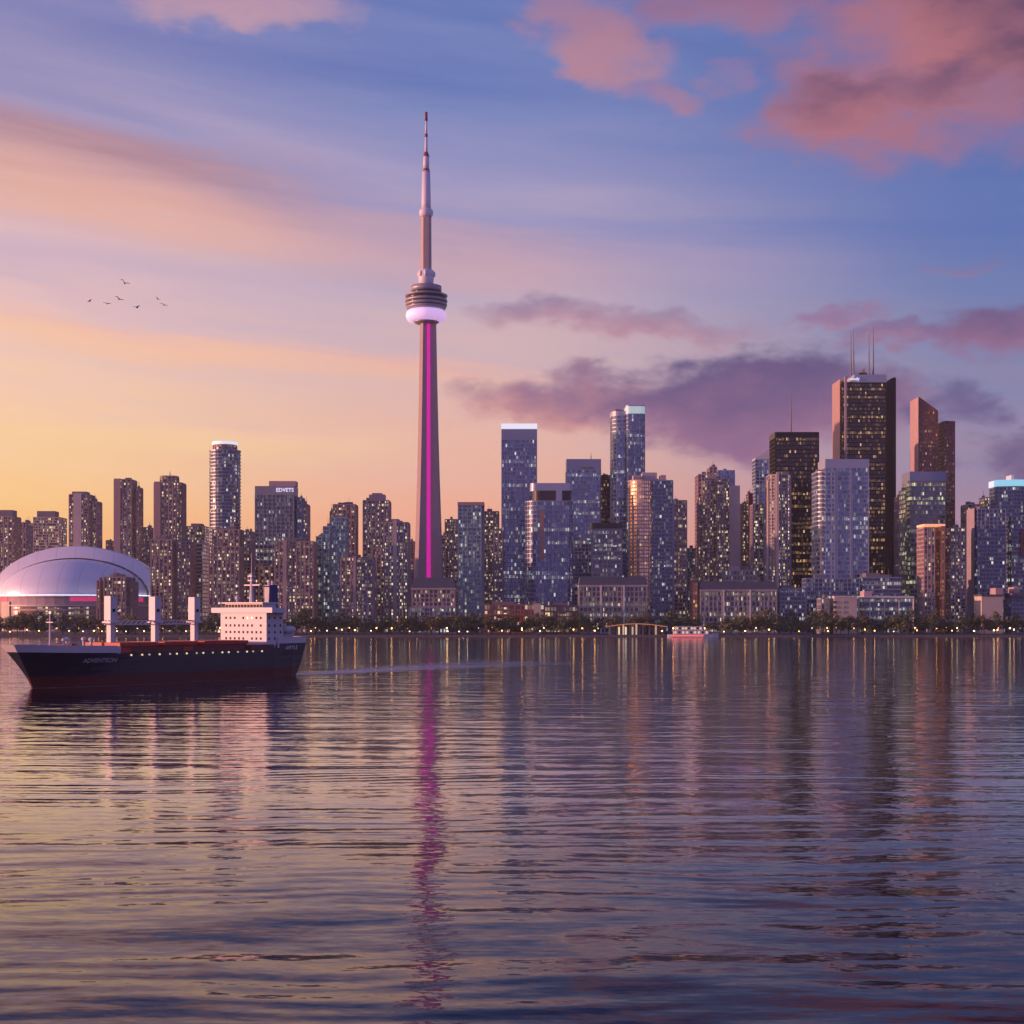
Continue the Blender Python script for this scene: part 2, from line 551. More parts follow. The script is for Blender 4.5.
G['dkgl'] = glass_mat('dark_tower_glass', (0.08, 0.10, 0.14), 0.36, PALE, COOL, 0.9, 2.2, 0.08, 0.5)

# style: wall, glass, floor height, spandrel share, pier spacing, pier width, pier depth beyond the spandrel
ST = {
    'resi':   ('brown', 'resi', 3.3, 0.36, 5.2, 1.5, 0.45),
    'resi2':  ('rose', 'resi', 3.3, 0.34, 4.6, 1.2, 0.5),
    'resi3':  ('mauve', 'resi_busy', 3.3, 0.34, 5.0, 1.3, 0.5),
    'busy':   ('brown', 'resi_busy', 3.3, 0.36, 4.2, 1.3, 0.6),
    'slabs':  ('rose', 'resi', 3.3, 0.30, 14.0, 0.8, -0.2),
    'blue':   ('blue', 'bluegl', 4.4, 0.22, 3.2, 0.35, 0.15),
    'sky':    ('lightblue', 'skygl', 4.4, 0.26, 6.0, 0.5, 0.1),
    'teal':   ('teal', 'tealgl', 3.8, 0.26, 5.0, 0.6, 0.2),
    'office': ('grey', 'office', 4.2, 0.36, 0.0, 0.0, 0.0),
    'officev': ('grey', 'office', 4.2, 0.30, 4.8, 0.7, 0.3),
    'warmoff': ('rose', 'officewarm', 4.2, 0.34, 4.2, 0.9, 0.3),
    'green':  ('grey', 'greenoff', 4.8, 0.34, 0.0, 0.0, 0.0),
    'black':  ('black', 'blackgl', 4.6, 0.34, 3.0, 0.35, 0.2),
    'red':    ('red', 'redgl', 4.2, 0.40, 3.0, 0.7, 0.2),
    'mirror': ('pale', 'mirror', 3.8, 0.34, 8.0, 0.5, 0.1),
    'orange': ('orange', 'orangegl', 4.0, 0.28, 4.2, 0.6, 0.3),
    'low':    ('stone', 'officewarm', 5.0, 0.34, 4.0, 1.1, 0.4),
    'dark':   ('blue', 'dkgl', 3.9, 0.30, 4.0, 0.6, 0.3),
    'shop':   ('brick', 'shop', 5.0, 0.30, 6.0, 1.0, 0.3),
    'bal':    ('blue', 'dkgl', 3.8, 0.30, 0.0, 0.0, 0.0),
}
GZ = 1.6                                    # ground level of the city


# ------------------------------------------------------------------ footprints
def sh_box(d=30):
    return lambda w: [(-w / 2, 0), (w / 2, 0), (w / 2, d), (-w / 2, d)]


def sh_round(d=None, n=28):
    def f(w):
        dd = d or w
        return [(w / 2 * math.cos(2 * math.pi * k / n - math.pi / 2), dd / 2 + dd / 2 * math.sin(2 * math.pi * k / n - math.pi / 2)) for k in range(n)]
    return f


def sh_rr(d=30, fl=0, fr=0, br=0, bl=0, n=6):
    """box with rounded corners: radii front-left, front-right, back-right, back-left"""
    def f(w):
        pts = []
        for (cx, cy, r, a0) in ((-w / 2, 0, fl, 180), (w / 2, 0, fr, 270), (w / 2, d, br, 0), (-w / 2, d, bl, 90)):
            if r <= 0:
                pts.append((cx, cy))
                continue
            r = min(r, w * 0.98)
            ox = cx + (r if cx < 0 else -r)
            oy = cy + (r if cy == 0 else -r)
            for k in range(n + 1):
                a = R(a0 + 90 * k / n)
                pts.append((ox + r * math.cos(a), oy + r * math.sin(a)))
        return pts
    return f


def sh_cham(d=30, c=6):
    return lambda w: [(-w / 2 + c, 0), (w / 2 - c, 0), (w / 2, c), (w / 2, d - c), (w / 2 - c, d), (-w / 2 + c, d), (-w / 2, d - c), (-w / 2, c)]


def sh_corner(t, a):
    """rectangle seen over a corner: t = where the near corner sits (-0.5..0.5), a = turn in degrees"""
    def f(w):
        l = (0.5 + t) * w / math.cos(R(a))
        r = (0.5 - t) * w / math.sin(R(a))
        Fp = (t * w, 0.0)
        Lp = (Fp[0] - l * math.cos(R(a)), l * math.sin(R(a)))
        Rp = (Fp[0] + r * math.sin(R(a)), r * math.cos(R(a)))
        return [Lp, Fp, Rp, (Lp[0] + Rp[0] - Fp[0], Lp[1] + Rp[1])]
    return f


def sh_bow(d=30, b=5, n=10):
    def f(w):
        p = [(-w / 2 + w * k / n, b - b * math.sin(math.pi * k / n)) for k in range(n + 1)]
        return p + [(w / 2, d), (-w / 2, d)]
    return f


def fit(shape, x0, x1, D):
    """real-world footprint whose silhouette runs from bearing x0 to bearing x1 at distance D"""
    w = (x1 - x0) / F * D
    cx = (x0 + x1 - 1024) / 2 / F * D
    for _ in range(14):
        p = [(cx + q[0], D + q[1]) for q in shape(w)]
        pr = [512 + F * q[0] / q[1] for q in p]
        a, b = min(pr), max(pr)
        w *= (x1 - x0) / (b - a)
        cx += ((x0 + x1) / 2 - (a + b) / 2) / F * D
    return [(cx + q[0], D + q[1]) for q in shape(w)]


def inset(poly, t):
    n = len(poly)
    out = []
    for k in range(n):
        p, q, r = poly[k - 1], poly[k], poly[(k + 1) % n]
        e1 = Vector((q[0] - p[0], q[1] - p[1])).normalized()
        e2 = Vector((r[0] - q[0], r[1] - q[1])).normalized()
        n1, n2 = Vector((-e1.y, e1.x)), Vector((-e2.y, e2.x))
        m = n1 + n2
        k2 = m.dot(n1)
        m = m / k2 if abs(k2) > 1e-6 else n1
        out.append((q[0] + m.x * t, q[1] + m.y * t))
    return out


class V:
    """one volume of a building"""
    def __init__(s, x0, x1, yt, D, style, shape=None, yb=None, cap=1.2, capmat=None, ztop=None, stop=0.0):
        s.x0, s.x1, s.yt, s.D, s.style, s.yb, s.cap, s.capmat, s.stop = x0, x1, yt, D, style, yb, cap, capmat, stop
        s.shape = shape or sh_box(30)


class P:
    """one plain part: prism between two rows"""
    def __init__(s, name, x0, x1, yt, yb, D, mat, shape=None, taper=0.0):
        s.name, s.x0, s.x1, s.yt, s.yb, s.D, s.mat, s.taper = name, x0, x1, yt, yb, D, mat, taper
        s.shape = shape or sh_box(16)


class A:
    """mast: thin tapering lattice or pole"""
    def __init__(s, x, yt, yb, D, r=0.6, name='antenna'):
        s.x, s.yt, s.yb, s.D, s.r, s.name = x, yt, yb, D, r, name


def storeys(v, org):
    zb = GZ if v.yb is None else zpx(v.yb, v.D)
    return max(1, min(84, round((zpx(v.yt, v.D) - zb - v.cap - v.stop) / ST[v.style][2])))


def build_volume(root, org, v, budget=None, rest=None):
    wk, gk, fh, sp, psp, pw, pd = ST[v.style]
    poly = [(p[0] - org[0], p[1] - org[1]) for p in fit(v.shape, v.x0, v.x1, v.D)]
    zb = (GZ if v.yb is None else zpx(v.yb, v.D)) - org[2]
    zt = zpx(v.yt, v.D) - org[2]
    H = zt - zb - v.cap - v.stop
    n = max(1, round(H / fh))
    n = min(n, 84)
    f = H / n
    m = MB()
    for k in range(n):
        m.prism(poly, zb + k * f, zb + (k + sp) * f)
    m.prism(inset(poly, -0.12), zt - v.cap - v.stop, zt)
    if psp > 0:
        N = len(poly)
        for k in range(N):
            p, q = Vector(poly[k]), Vector(poly[(k + 1) % N])
            L = (q - p).length
            d = (q - p) / L
            nrm = Vector((d.y, -d.x))
            if L < psp * 0.6:
                if N > 12 and k % 2 == 0:
                    qs = [L / 2]
                else:
                    continue
            else:
                c = max(1, round(L / psp))
                qs = [L * (i + 0.0) / c for i in range(c + 1)] if N < 12 else [L * (i + 0.5) / c for i in range(c)]
            for s_ in qs:
                lo, hi = max(0.02, s_ - pw / 2), min(L - 0.02, s_ + pw / 2)
                a, b = p + d * lo, p + d * hi
                o, i_ = nrm * (pd if pd > 0 else -0.05), nrm * -0.9
                m.prism([tuple(a + o), tuple(b + o), tuple(b + i_), tuple(a + i_)], zb + 0.01, zt - v.cap - v.stop - 0.01)
    m.obj('wall', W[wk], root)
    g = MB()
    ip = inset(poly, 0.4)
    g.prism(ip, 0, (1 - sp) * f, caps=False)
    g.uv = [[(a, min(0.999, b)) for a, b in u] for u in g.uv]
    me = g.mesh('window_band', [G[gk]])
    own = n if budget is None else min(n, budget)
    for k in range(n - own, n):
        link('window_band', me, None, root, (0, 0, zb + (k + sp) * f))
    for k in range(n - own):                       # storeys past the hundredth: gathered in one part
        mb, mats = rest
        if G[gk] not in mats:
            mats.append(G[gk])
        i0 = len(mb.f)
        mb.prism(ip, zb + (k + sp) * f, zb + (k + 1) * f, caps=False, mi=mats.index(G[gk]))
        for q in range(i0, len(mb.f)):
            mb.uv[q] = [(a, k + 1 + min(0.999, b)) for a, b in mb.uv[q]]
    if v.yb is None and v.stop == 0 and (poly[1][0] - poly[0][0] > 0):
        rr = random.Random(int(v.x0 * 131 + v.yt * 17))
        xs, ys = [p[0] for p in poly], [p[1] for p in poly]
        cx_, cy_ = (min(xs) + max(xs)) / 2, (min(ys) + max(ys)) / 2
        wx_, wy_ = (max(xs) - min(xs)) * 0.5, (max(ys) - min(ys)) * 0.5
        for k in range(rr.choice((1, 2, 2, 3))):
            bw, bd, bh = wx_ * rr.uniform(0.14, 0.34), wy_ * rr.uniform(0.15, 0.35), rr.uniform(1.6, 3.6)
            ox, oy = cx_ + rr.uniform(-0.5, 0.5) * wx_, cy_ + rr.uniform(-0.4, 0.4) * wy_
            b_ = MB()
            b_.box(ox - bw, ox + bw, oy - bd, oy + bd, zt - 0.1, zt + bh)
            b_.obj('rooftop_plant', W['plant'], root)
            if rr.random() < 0.35:
                b_ = MB()
                b_.tube((ox, oy, zt + bh - 0.1), (ox, oy, zt + bh + rr.uniform(3, 7)), 0.22, 0.1, 6)
                b_.obj('antenna', W['steel'], root)
    if v.capmat:
        c = MB()
        c.prism(inset(poly, -0.3), zt - 0.2, zt + 1.4)
        c.obj('parapet', W[v.capmat] if isinstance(v.capmat, str) else v.capmat, root)


def tower(name, label, cat, parts, group='towers of the skyline'):
    v0 = parts[0]
    fp = fit(v0.shape, v0.x0, v0.x1, v0.D)
    org = (sum(p[0] for p in fp) / len(fp), sum(p[1] for p in fp) / len(fp), GZ)
    root = thing(name, label, cat, org, 0, group)
    vols = sorted([v for v in parts if isinstance(v, V)], key=lambda v: v.D)
    left, give = 100, {}
    for v in vols:
        give[id(v)] = min(left, storeys(v, org))
        left -= give[id(v)]
    rest = (MB(), [])
    for v in parts:
        if isinstance(v, V):
            build_volume(root, org, v, give[id(v)], rest)
        elif isinstance(v, P):
            poly = [(p[0] - org[0], p[1] - org[1]) for p in fit(v.shape, v.x0, v.x1, v.D)]
            m = MB()
            zt = [zpx(y, v.D) - org[2] for y in v.yt] if isinstance(v.yt, (list, tuple)) else zpx(v.yt, v.D) - org[2]
            zb = (GZ if v.yb is None else zpx(v.yb, v.D)) - org[2]
            m.prism(poly, zb, zt, top=inset(poly, v.taper) if v.taper else None)
            m.obj(v.name, W[v.mat] if isinstance(v.mat, str) else v.mat, root)
        elif isinstance(v, A):
            m = MB()
            x, y = xpx(v.x, v.D) - org[0], v.D - org[1]
            zb, zt = zpx(v.yb, v.D) - org[2], zpx(v.yt, v.D) - org[2]
            m.tube((x, y, zb), (x, y, zb + (zt - zb) * 0.55), v.r, v.r * 0.75)
            m.tube((x, y, zb + (zt - zb) * 0.55), (x, y, zt), v.r * 0.55, v.r * 0.3)
            m.obj(v.name, W['steel'], root)
        else:
            v(root, org)
    if rest[0].f:
        rest[0].obj('lower_window_bands', rest[1], root)['kind'] = 'stuff'
    return root


# ------------------------------------------------------------------ setting: water, ground, quay
SHORE = 1230.0


def build_water():
    m = bpy.data.materials.new('lake_water')
    m.use_nodes = True
    t = NT(m.node_tree)
    out = t.node('ShaderNodeOutputMaterial')
    b = t.node('ShaderNodeBsdfPrincipled')
    t.link(b.outputs[0], out.inputs[0])
    g = t.node('ShaderNodeNewGeometry')
    pos = g.outputs['Position']
    warp = t.noise(pos, 0.02, 3.0, 0.5)[1]
    p2 = t.vm('ADD', pos, t.vm('SCALE', t.vm('SUBTRACT', warp, (0.5, 0.5, 0.5)), scale=9.0))

    def slope(sx, sy, off, detail=2.0, rough=0.5):
        n = t.noise(t.vm('ADD', t.vm('MULTIPLY', p2, (sx, sy, 1.0)), (off, off * 0.7, off * 0.3)), 1.0, detail, rough)
        return t.m('SUBTRACT', n[0], 0.5)
    # y slopes: long swell, wind waves, ripples; all run across the view
    patch = t.smooth(t.noise(pos, 0.006, 3.0, 0.55)[0], 0.3, 0.7, 0.55, 1.35)
    # a breeze ruffles the water nearest the viewer; it dies out towards the sheltered shore
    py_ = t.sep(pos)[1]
    near = t.smooth(py_, 65.0, 180.0, 1.0, 0.0)
    a1 = t.m('ADD', 0.07, t.m('MULTIPLY', near, 0.17))
    a2 = t.m('ADD', 0.08, t.m('MULTIPLY', near, 0.10))
    a3 = t.m('MULTIPLY', patch, t.m('ADD', 0.17, t.m('MULTIPLY', near, 0.05)))
    sy_ = t.m('MULTIPLY', slope(0.040, 0.13, 3.0, 2.0), a1)
    sy_ = t.m('ADD', sy_, t.m('MULTIPLY', slope(0.085, 0.46, 9.0, 3.0), a2))
    sy_ = t.m('ADD', sy_, t.m('MULTIPLY', slope(0.50, 2.1, 17.0, 4.0, 0.65), a3))
    # regular wind-wave trains, crests across the view, phase and height wandering
    px_ = t.sep(pos)[0]
    wph = t.noise(pos, 0.022, 3.0, 0.5)[1]
    w1, w2, _w = t.sep(wph)
    for (wl, tilt, amp_, wv_, off) in ((6.8, 0.05, 0.026, w1, 0.0), (2.7, -0.07, 0.034, w2, 4.0), (12.5, 0.12, 0.018, w2, 9.0)):
        ph = t.m('MULTIPLY', t.m('ADD', py_, t.m('MULTIPLY', px_, tilt)), 2 * math.pi / wl)
        ph = t.m('ADD', ph, t.m('MULTIPLY', wv_, 2 * math.pi * 16.0 / wl))
        hgt = t.smooth(t.noise(t.vm('ADD', t.vm('MULTIPLY', pos, (0.03, 0.05, 1.0)), (off, off, 0.0)), 1.0, 2.0, 0.5)[0], 0.3, 0.65)
        sy_ = t.m('ADD', sy_, t.m('MULTIPLY', t.m('MULTIPLY', t.m('SINE', ph), hgt), amp_))
    sx_ = t.m('MULTIPLY', slope(0.05, 0.10, 23.0, 2.0), 0.06)
    sx_ = t.m('ADD', sx_, t.m('MULTIPLY', slope(0.8, 1.7, 31.0, 3.0, 0.6), t.m('MULTIPLY', a3, 1.4)))
    n = t.vm('NORMALIZE', t.xyz(sx_, sy_, 1.0))
    t.put(b.inputs['Normal'], n)
    b.inputs['Base Color'].default_value = (0.016, 0.010, 0.026, 1)
    b.inputs['Roughness'].default_value = 0.06
    b.inputs['IOR'].default_value = 1.34
    t.put(b.inputs['Coat Weight'], t.m('MULTIPLY', t.m('MULTIPLY', t.smooth(py_, 80.0, 190.0), t.smooth(py_, 280.0, 700.0, 1.0, 0.0)), 0.85))  # extra coat added in the middle distance to brighten its reflection
    t.put(b.inputs['Specular IOR Level'], t.m('SUBTRACT', 0.5, t.m('MULTIPLY', near, 0.12)))  # reflectance cut near the viewer to darken the foreground
    b.inputs['Coat IOR'].default_value = 1.33
    b.inputs['Coat Roughness'].default_value = 0.05
    t.put(b.inputs['Coat Normal'], n)
    me = MB()
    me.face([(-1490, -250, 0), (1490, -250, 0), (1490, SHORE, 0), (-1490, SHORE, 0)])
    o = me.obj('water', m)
    o['kind'] = 'structure'


build_water()
asphalt = wall_mat('city_ground', (0.07, 0.065, 0.065), 0.9)
m_ = MB()
m_.face([(-1490, SHORE + 1, GZ), (1490, SHORE + 1, GZ), (1490, 2690, GZ), (-1490, 2690, GZ)])
m_.obj('ground', asphalt)['kind'] = 'structure'
m_ = MB()
m_.box(-1490, 1490, SHORE, SHORE + 1.6, -3, 2.0)
m_.obj('quay', wall_mat('quay_stone', (0.16, 0.14, 0.14), 0.85, 0.3, scale=0.3))['kind'] = 'structure'
m_ = MB()
m_.face([(-1490, SHORE + 1.6, GZ + 0.04), (1490, SHORE + 1.6, GZ + 0.04), (1490, SHORE + 13, GZ + 0.04), (-1490, SHORE + 13, GZ + 0.04)])
m_.obj('path', wall_mat('promenade_paving', (0.30, 0.26, 0.24), 0.8, 0.2))['kind'] = 'structure'
m_ = MB()
m_.face([(-1490, SHORE + 13, GZ + 0.08), (1490, SHORE + 13, GZ + 0.08), (1490, SHORE + 70, GZ + 0.08), (-1490, SHORE + 70, GZ + 0.08)])
m_.obj('lawn', wall_mat('park_lawn', (0.05, 0.06, 0.025), 0.95, 0.3))['kind'] = 'structure'


# ------------------------------------------------------------------ the skyline
def sign_part(text, x, y, D, size, mat, out=0.8, name='sign'):
    def f(root, org):
        c = bpy.data.curves.new(name, 'FONT')
        c.body = text
        c.size = size
        c.extrude = 0.25
        c.offset = 0.06
        c.align_x = 'CENTER'
        c.align_y = 'CENTER'
        o = link(name, c, None, root, (xpx(x, D) - org[0], D - out - org[1], zpx(y, D) - org[2]))
        c.materials.append(mat)
        o.rotation_euler = (R(90), 0, 0)
        meshify(o)
    return f


white_glow = glow_mat('white_crown_light', (0.86, 0.88, 1.0), 0.78, 'NONE')
cyan_glow = glow_mat('cyan_crown_light', (0.30, 0.80, 1.0), 0.7, 'NONE')
mint_glow = glow_mat('mint_crown_light', (0.55, 0.85, 0.85), 0.45, 'NONE')
sign_glow = glow_mat('sign_light', (0.80, 0.72, 1.0), 0.9, 'NONE')
orange_glow = glow_mat('orange_edge_glow', (1.0, 0.36, 0.10), 0.9, 'NONE')  # sunset on the roof edge put in as emission

AP, OF = 'apartment tower', 'office tower'
# --- left: residential towers behind and beside the dome
tower('apartment_tower', 'squat brown tower cut by the left edge, behind the stadium dome', AP,
      [V(-14, 21, 516, 1720, 'resi'), P('rooftop_plant', -10, 17, 510, 516.5, 1726, 'plant')])
tower('apartment_tower', 'narrow brown strip of a tower, second from the left edge behind the dome', AP,
      [V(20, 34, 522, 1800, 'resi2')])
tower('apartment_tower', 'wide brown tower with raised roof box lit along its top edge, behind the dome', AP,
      [V(33, 67, 517, 1700, 'slabs'), P('rooftop_plant', 37, 59, 511, 517.5, 1706, 'plant')])
tower('apartment_tower', 'stepped tower with a pale blank vertical strip, behind the top of the dome', AP,
      [V(69, 95, 494, 1680, 'resi', sh_box(26)), V(92, 102, 501, 1690, 'resi2', sh_box(22)),
       P('wall_panel', 74, 82, 493, None, 1678.5, 'pale', sh_box(3)), P('rooftop_plant', 72, 90, 491.5, 494.5, 1686, 'plant')])
tower('apartment_tower', 'tall brown tower with sloped shoulder right of the dome crest', AP,
      [V(114, 137, 479, 1640, 'resi', sh_box(24)), V(136, 143, 487, 1644, 'resi', sh_box(18)),
       P('wall_panel', 114, 121, 478.5, None, 1638.5, 'brown', sh_box(3))])
tower('apartment_tower', 'low dark block filling the gap left of the sloped shoulder tower', AP, [V(106, 116, 540, 1700, 'resi')])
tower('apartment_tower', 'tall brown tower with narrower round crown and small roof mast', AP,
      [V(154, 186, 482, 1620, 'busy', sh_cham(30, 5)), V(160, 179, 475.5, 1628, 'resi', sh_cham(18, 4), yb=482.5, cap=1.6),
       A(170, 471, 476, 1630, 0.7), P('wall_panel', 154, 161, 481.5, None, 1618.6, 'brown', sh_box(3))])
tower('apartment_tower', 'brown background tower between the shoulder tower and the crowned tower', AP, [V(142, 156, 527, 1740, 'resi')])
tower('apartment_tower', 'flat rose tower in the gap left of the round tower', AP,
      [V(185, 210, 526, 1740, 'slabs'), P('rooftop_plant', 191, 204, 523.5, 526.5, 1746, 'plant')])
tower('apartment_tower', 'broad brown slab tower right against the dome, full of small lights', AP,
      [V(151, 178, 539, 1400, 'busy', sh_box(24)), V(177, 196, 541, 1404, 'resi', sh_box(24)), P('rooftop_plant', 156, 172, 536.5, 539.5, 1408, 'plant')])
tower('apartment_tower', 'narrow bluish glass tower squeezed between two brown slabs', AP, [V(194, 209, 543, 1440, 'bal')])
tower('apartment_tower', 'small crenellated brown tower standing in front of the dome', AP,
      [V(97, 106, 580, 1330, 'busy', sh_box(20)), V(104, 132, 576.5, 1326, 'busy', sh_box(22)), V(130, 138, 581, 1331, 'busy', sh_box(18)),
       P('rooftop_plant', 110, 126, 574, 577, 1332, 'brown'), P('rooftop_plant', 113, 120, 572.8, 574.5, 1336, 'brown')])
tower('apartment_tower', 'tall round tower with a glowing white ring on top', AP,
      [V(209, 241, 449, 1560, 'bal', sh_round(34), cap=1.5), V(213, 237, 443.5, 1566, 'resi', sh_round(26), yb=449.5, cap=1.2),
       P('crown', 212, 238, 440.8, 443.8, 1565, white_glow, sh_round(28))])
tower('apartment_tower', 'brown slab below the round tower, stepped up at its right end', AP,
      [V(209, 244, 546, 1390, 'busy', sh_box(24)), V(212, 244, 529, 1440, 'resi', sh_box(24)), V(242, 255, 531, 1444, 'resi', sh_box(20))])
tower('office_tower', 'wide dark glass tower with white lit lettering near its roof', OF,
      [V(255, 298, 486, 1540, 'officev', sh_box(30), stop=8.5), V(297, 305, 497, 1546, 'dark', sh_box(22)), V(303, 310, 504, 1552, 'resi2', sh_box(18)),
       P('rooftop_plant', 269, 298, 481, 486.3, 1546, 'rose'),
       sign_part('EDVETS', 285, 490.2, 1540, 5.6, sign_glow)])
tower('apartment_tower', 'brown slab with a pale left pier, below the dark lettered tower', AP,
      [V(275, 317, 541, 1380, 'busy', sh_box(24)), P('wall_panel', 283, 287, 540, None, 1378.6, 'rose', sh_box(3)), P('rooftop_plant', 284, 308, 538, 541.5, 1388, 'plant')])
tower('apartment_tower', 'low dark infill block just left of the lettered tower\'s foot', AP, [V(243, 280, 566, 1480, 'resi')])
tower('apartment_tower', 'brown tower with a low left step, behind the teal stepped tower', AP,
      [V(333, 358, 504, 1640, 'resi', sh_box(26)), V(330, 335, 511, 1646, 'resi', sh_box(18)), P('rooftop_plant', 338, 352, 502.5, 504.5, 1648, 'plant')])
tower('apartment_tower', 'teal glass tower rising in three steps to the right', AP,
      [V(331, 349, 517, 1440, 'teal', sh_box(26)), V(323, 333, 526, 1436, 'teal', sh_box(22)), V(316, 325, 536, 1432, 'teal', sh_box(20))])
tower('apartment_tower', 'tall rose brown tower with raised stepped roof, left of the needle tower', AP,
      [V(363, 391, 500, 1600, 'resi2', sh_box(28)), P('rooftop_plant', 369, 386, 494.5, 500.5, 1606, 'rose'), P('rooftop_plant', 372, 383, 493, 495, 1610, 'rose')])
tower('apartment_tower', 'grey striped tower with a pale central pier beside the needle tower', AP,
      [V(384, 410, 522, 1400, 'resi3', sh_box(24)), P('wall_panel', 393, 397, 520, None, 1398.4, 'pale', sh_box(3)), P('rooftop_plant', 391, 400, 519, 522.5, 1408, 'plant')])
tower('apartment_tower', 'brown front slab with two pale piers, left of the grey striped tower', AP,
      [V(341, 358, 557, 1360, 'busy', sh_box(22)), V(356, 375, 558.5, 1364, 'resi3', sh_box(22)), P('wall_panel', 353, 356, 556, None, 1358.4, 'rose', sh_box(2)),
       P('rooftop_plant', 349, 361, 554.5, 557.5, 1370, 'plant')])
tower('apartment_tower', 'thin brown tower peeping out left of the needle tower shaft', AP, [V(407, 416, 541, 1640, 'resi')])
tower('apartment_tower', 'dark infill tower between the teal stepped tower and grey striped tower', AP, [V(372, 388, 548, 1520, 'resi')])
tower('apartment_tower', 'brown background tower just right of the needle tower shaft', AP,
      [V(445, 459, 519, 1640, 'resi', sh_box(22)), V(441, 447, 535, 1650, 'resi', sh_box(18))])
tower('apartment_tower', 'slim teal tower with bands of pale balconies, right of the needle tower', AP,
      [V(458, 482, 503.5, 1380, 'teal', sh_box(24)), P('wall_panel', 481.5, 484.5, 504, None, 1384, 'mauve', sh_box(22)),
       P('rooftop_plant', 457.6, 484.6, 502, 505.5, 1379, 'brown', sh_box(26))])
tower('apartment_tower', 'dark brown tower directly behind the slim teal tower', AP,
      [V(483, 499, 511, 1600, 'resi', sh_box(22)), V(494, 503, 530, 1560, 'resi3', sh_box(18))])
# --- centre
tower('office_tower', 'tall blue slab tower with a bright white lit cornice', OF,
      [V(501.5, 537, 429, 1580, 'blue', sh_box(32), stop=11), P('crown', 501.2, 537.2, 423.5, 428.5, 1579, white_glow, sh_box(33))])
tower('office_tower', 'rounded blue glass tower with sunset glow on its left edge and notched roof', OF,
      [V(525, 573, 500.5, 1440, 'blue', sh_rr(34, 14, 5), cap=1.2), P('wall_panel', 532, 571, 490.5, 500.7, 1446, 'dark', sh_rr(26, 8, 3)),
       P('rooftop_plant', 530, 572.5, 483, 491, 1450, 'lightblue', sh_rr(24, 6, 3)), P('wall_panel', 556, 562, 490, 500.5, 1444.5, 'lightblue', sh_box(3)),
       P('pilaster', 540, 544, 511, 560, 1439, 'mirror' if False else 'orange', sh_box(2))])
tower('office_tower', 'pale blue panel tower with dark cap and tiny roof lamp, centre of the skyline', OF,
      [V(565.5, 601, 459, 1640, 'blue', sh_box(30), stop=12), V(566.5, 600, 469, 1634, 'sky', sh_box(5), cap=0.8),
       A(591, 453, 459.5, 1648, 0.6)])
tower('office_tower', 'narrow black tower wedged left of the tall twin glass tower', OF, [V(599, 612, 475, 1690, 'black', sh_box(24))])
tower('apartment_tower', 'tallest central glass tower of two joined rounded halves with mint lit top', AP,
      [V(610, 628, 411, 1620, 'sky', sh_rr(30, 9, 4), cap=5.5), V(624, 645, 413.5, 1612, 'blue', sh_rr(32, 4, 5), cap=1.0),
       P('crown', 624.2, 644.8, 405.8, 413.7, 1612.2, mint_glow, sh_rr(31, 4, 5)), P('roof', 623.8, 645.2, 405, 406, 1611.6, 'lightblue', sh_rr(32.5, 4, 5))])
tower('office_tower', 'short grey office tower with dark cap and bright top row, centre', OF,
      [V(591, 622, 523.5, 1400, 'officev', sh_box(28), stop=6), P('wall_panel', 590.6, 622.4, 523, 528.5, 1399.4, 'dark', sh_box(29))])
tower('apartment_tower', 'curved tower whose rounded left half glows orange, right half dark glass', AP,
      [V(628, 654, 479.5, 1450, 'mirror', sh_round(30)), V(648, 673, 480, 1456, 'dark', sh_box(28)),
       P('rooftop_plant', 632, 640, 475, 480, 1462, 'rose'), P('rooftop_plant', 641, 657, 472.5, 480, 1464, 'pale'), P('rooftop_plant', 659, 666, 475, 480.5, 1462, 'rose')])
tower('apartment_tower', 'rose brown tower directly right of the curved orange tower', AP, [V(671, 687, 500, 1540, 'warmoff', sh_box(26))])
tower('apartment_tower', 'small teal lit block low in the gap left of the clustered rose towers', AP, [V(684, 697, 548, 1640, 'teal', sh_box(20))])
tower('apartment_tower', 'cluster of rose towers joined stepwise with an arched front and pale slab', AP,
      [V(695, 716, 474, 1560, 'warmoff', sh_box(26)), V(707, 717, 466.5, 1580, 'resi2', sh_box(20)), V(702, 714, 480, 1546, 'slabs', sh_round(20)),
       V(712, 731, 478, 1550, 'slabs', sh_rr(28, 3, 3)), V(715.5, 735, 470, 1570, 'sky', sh_box(20)),
       P('wall_panel', 727.5, 740, 485.5, None, 1538, 'pale', sh_box(22))])
tower('apartment_tower', 'thin dusky pink tower with a darker front, right of the rose cluster', AP,
      [V(739, 749, 503, 1620, 'resi', sh_box(22)), V(746, 753, 493.5, 1610, 'slabs', sh_box(20)), P('wall_panel', 748, 752.5, 493, None, 1606, 'brick', sh_box(3))])
tower('office_tower', 'pale tower with a slanted white tip behind the black tower', OF,
      [V(752, 769, 459, 1760, 'sky', sh_box(24)), P('crown', 752.2, 768.8, [458, 449.5, 449.5, 458], 459.2, 1760.4, 'white', sh_box(23))])
tower('apartment_tower', 'dim grey tower with sparse lights in front of the slanted tip tower', AP, [V(750, 764, 504, 1500, 'resi3', sh_box(22))])
tower('office_tower', 'black slab tower with one central spike antenna', OF,
      [V(769.5, 819, 432, 1560, 'black', sh_box(34), stop=5), A(791, 394, 432.5, 1576, 0.9)])
tower('apartment_tower', 'beige rounded tower with bright vertical pier, in front of the black slab', AP,
      [V(766, 791, 474, 1450, 'resi3', sh_rr(26, 8, 8)), P('wall_panel', 776, 779, 472, None, 1448.4, 'cream', sh_box(2)), P('wall_panel', 766.8, 768.6, 480, None, 1457, 'cream', sh_box(4))])
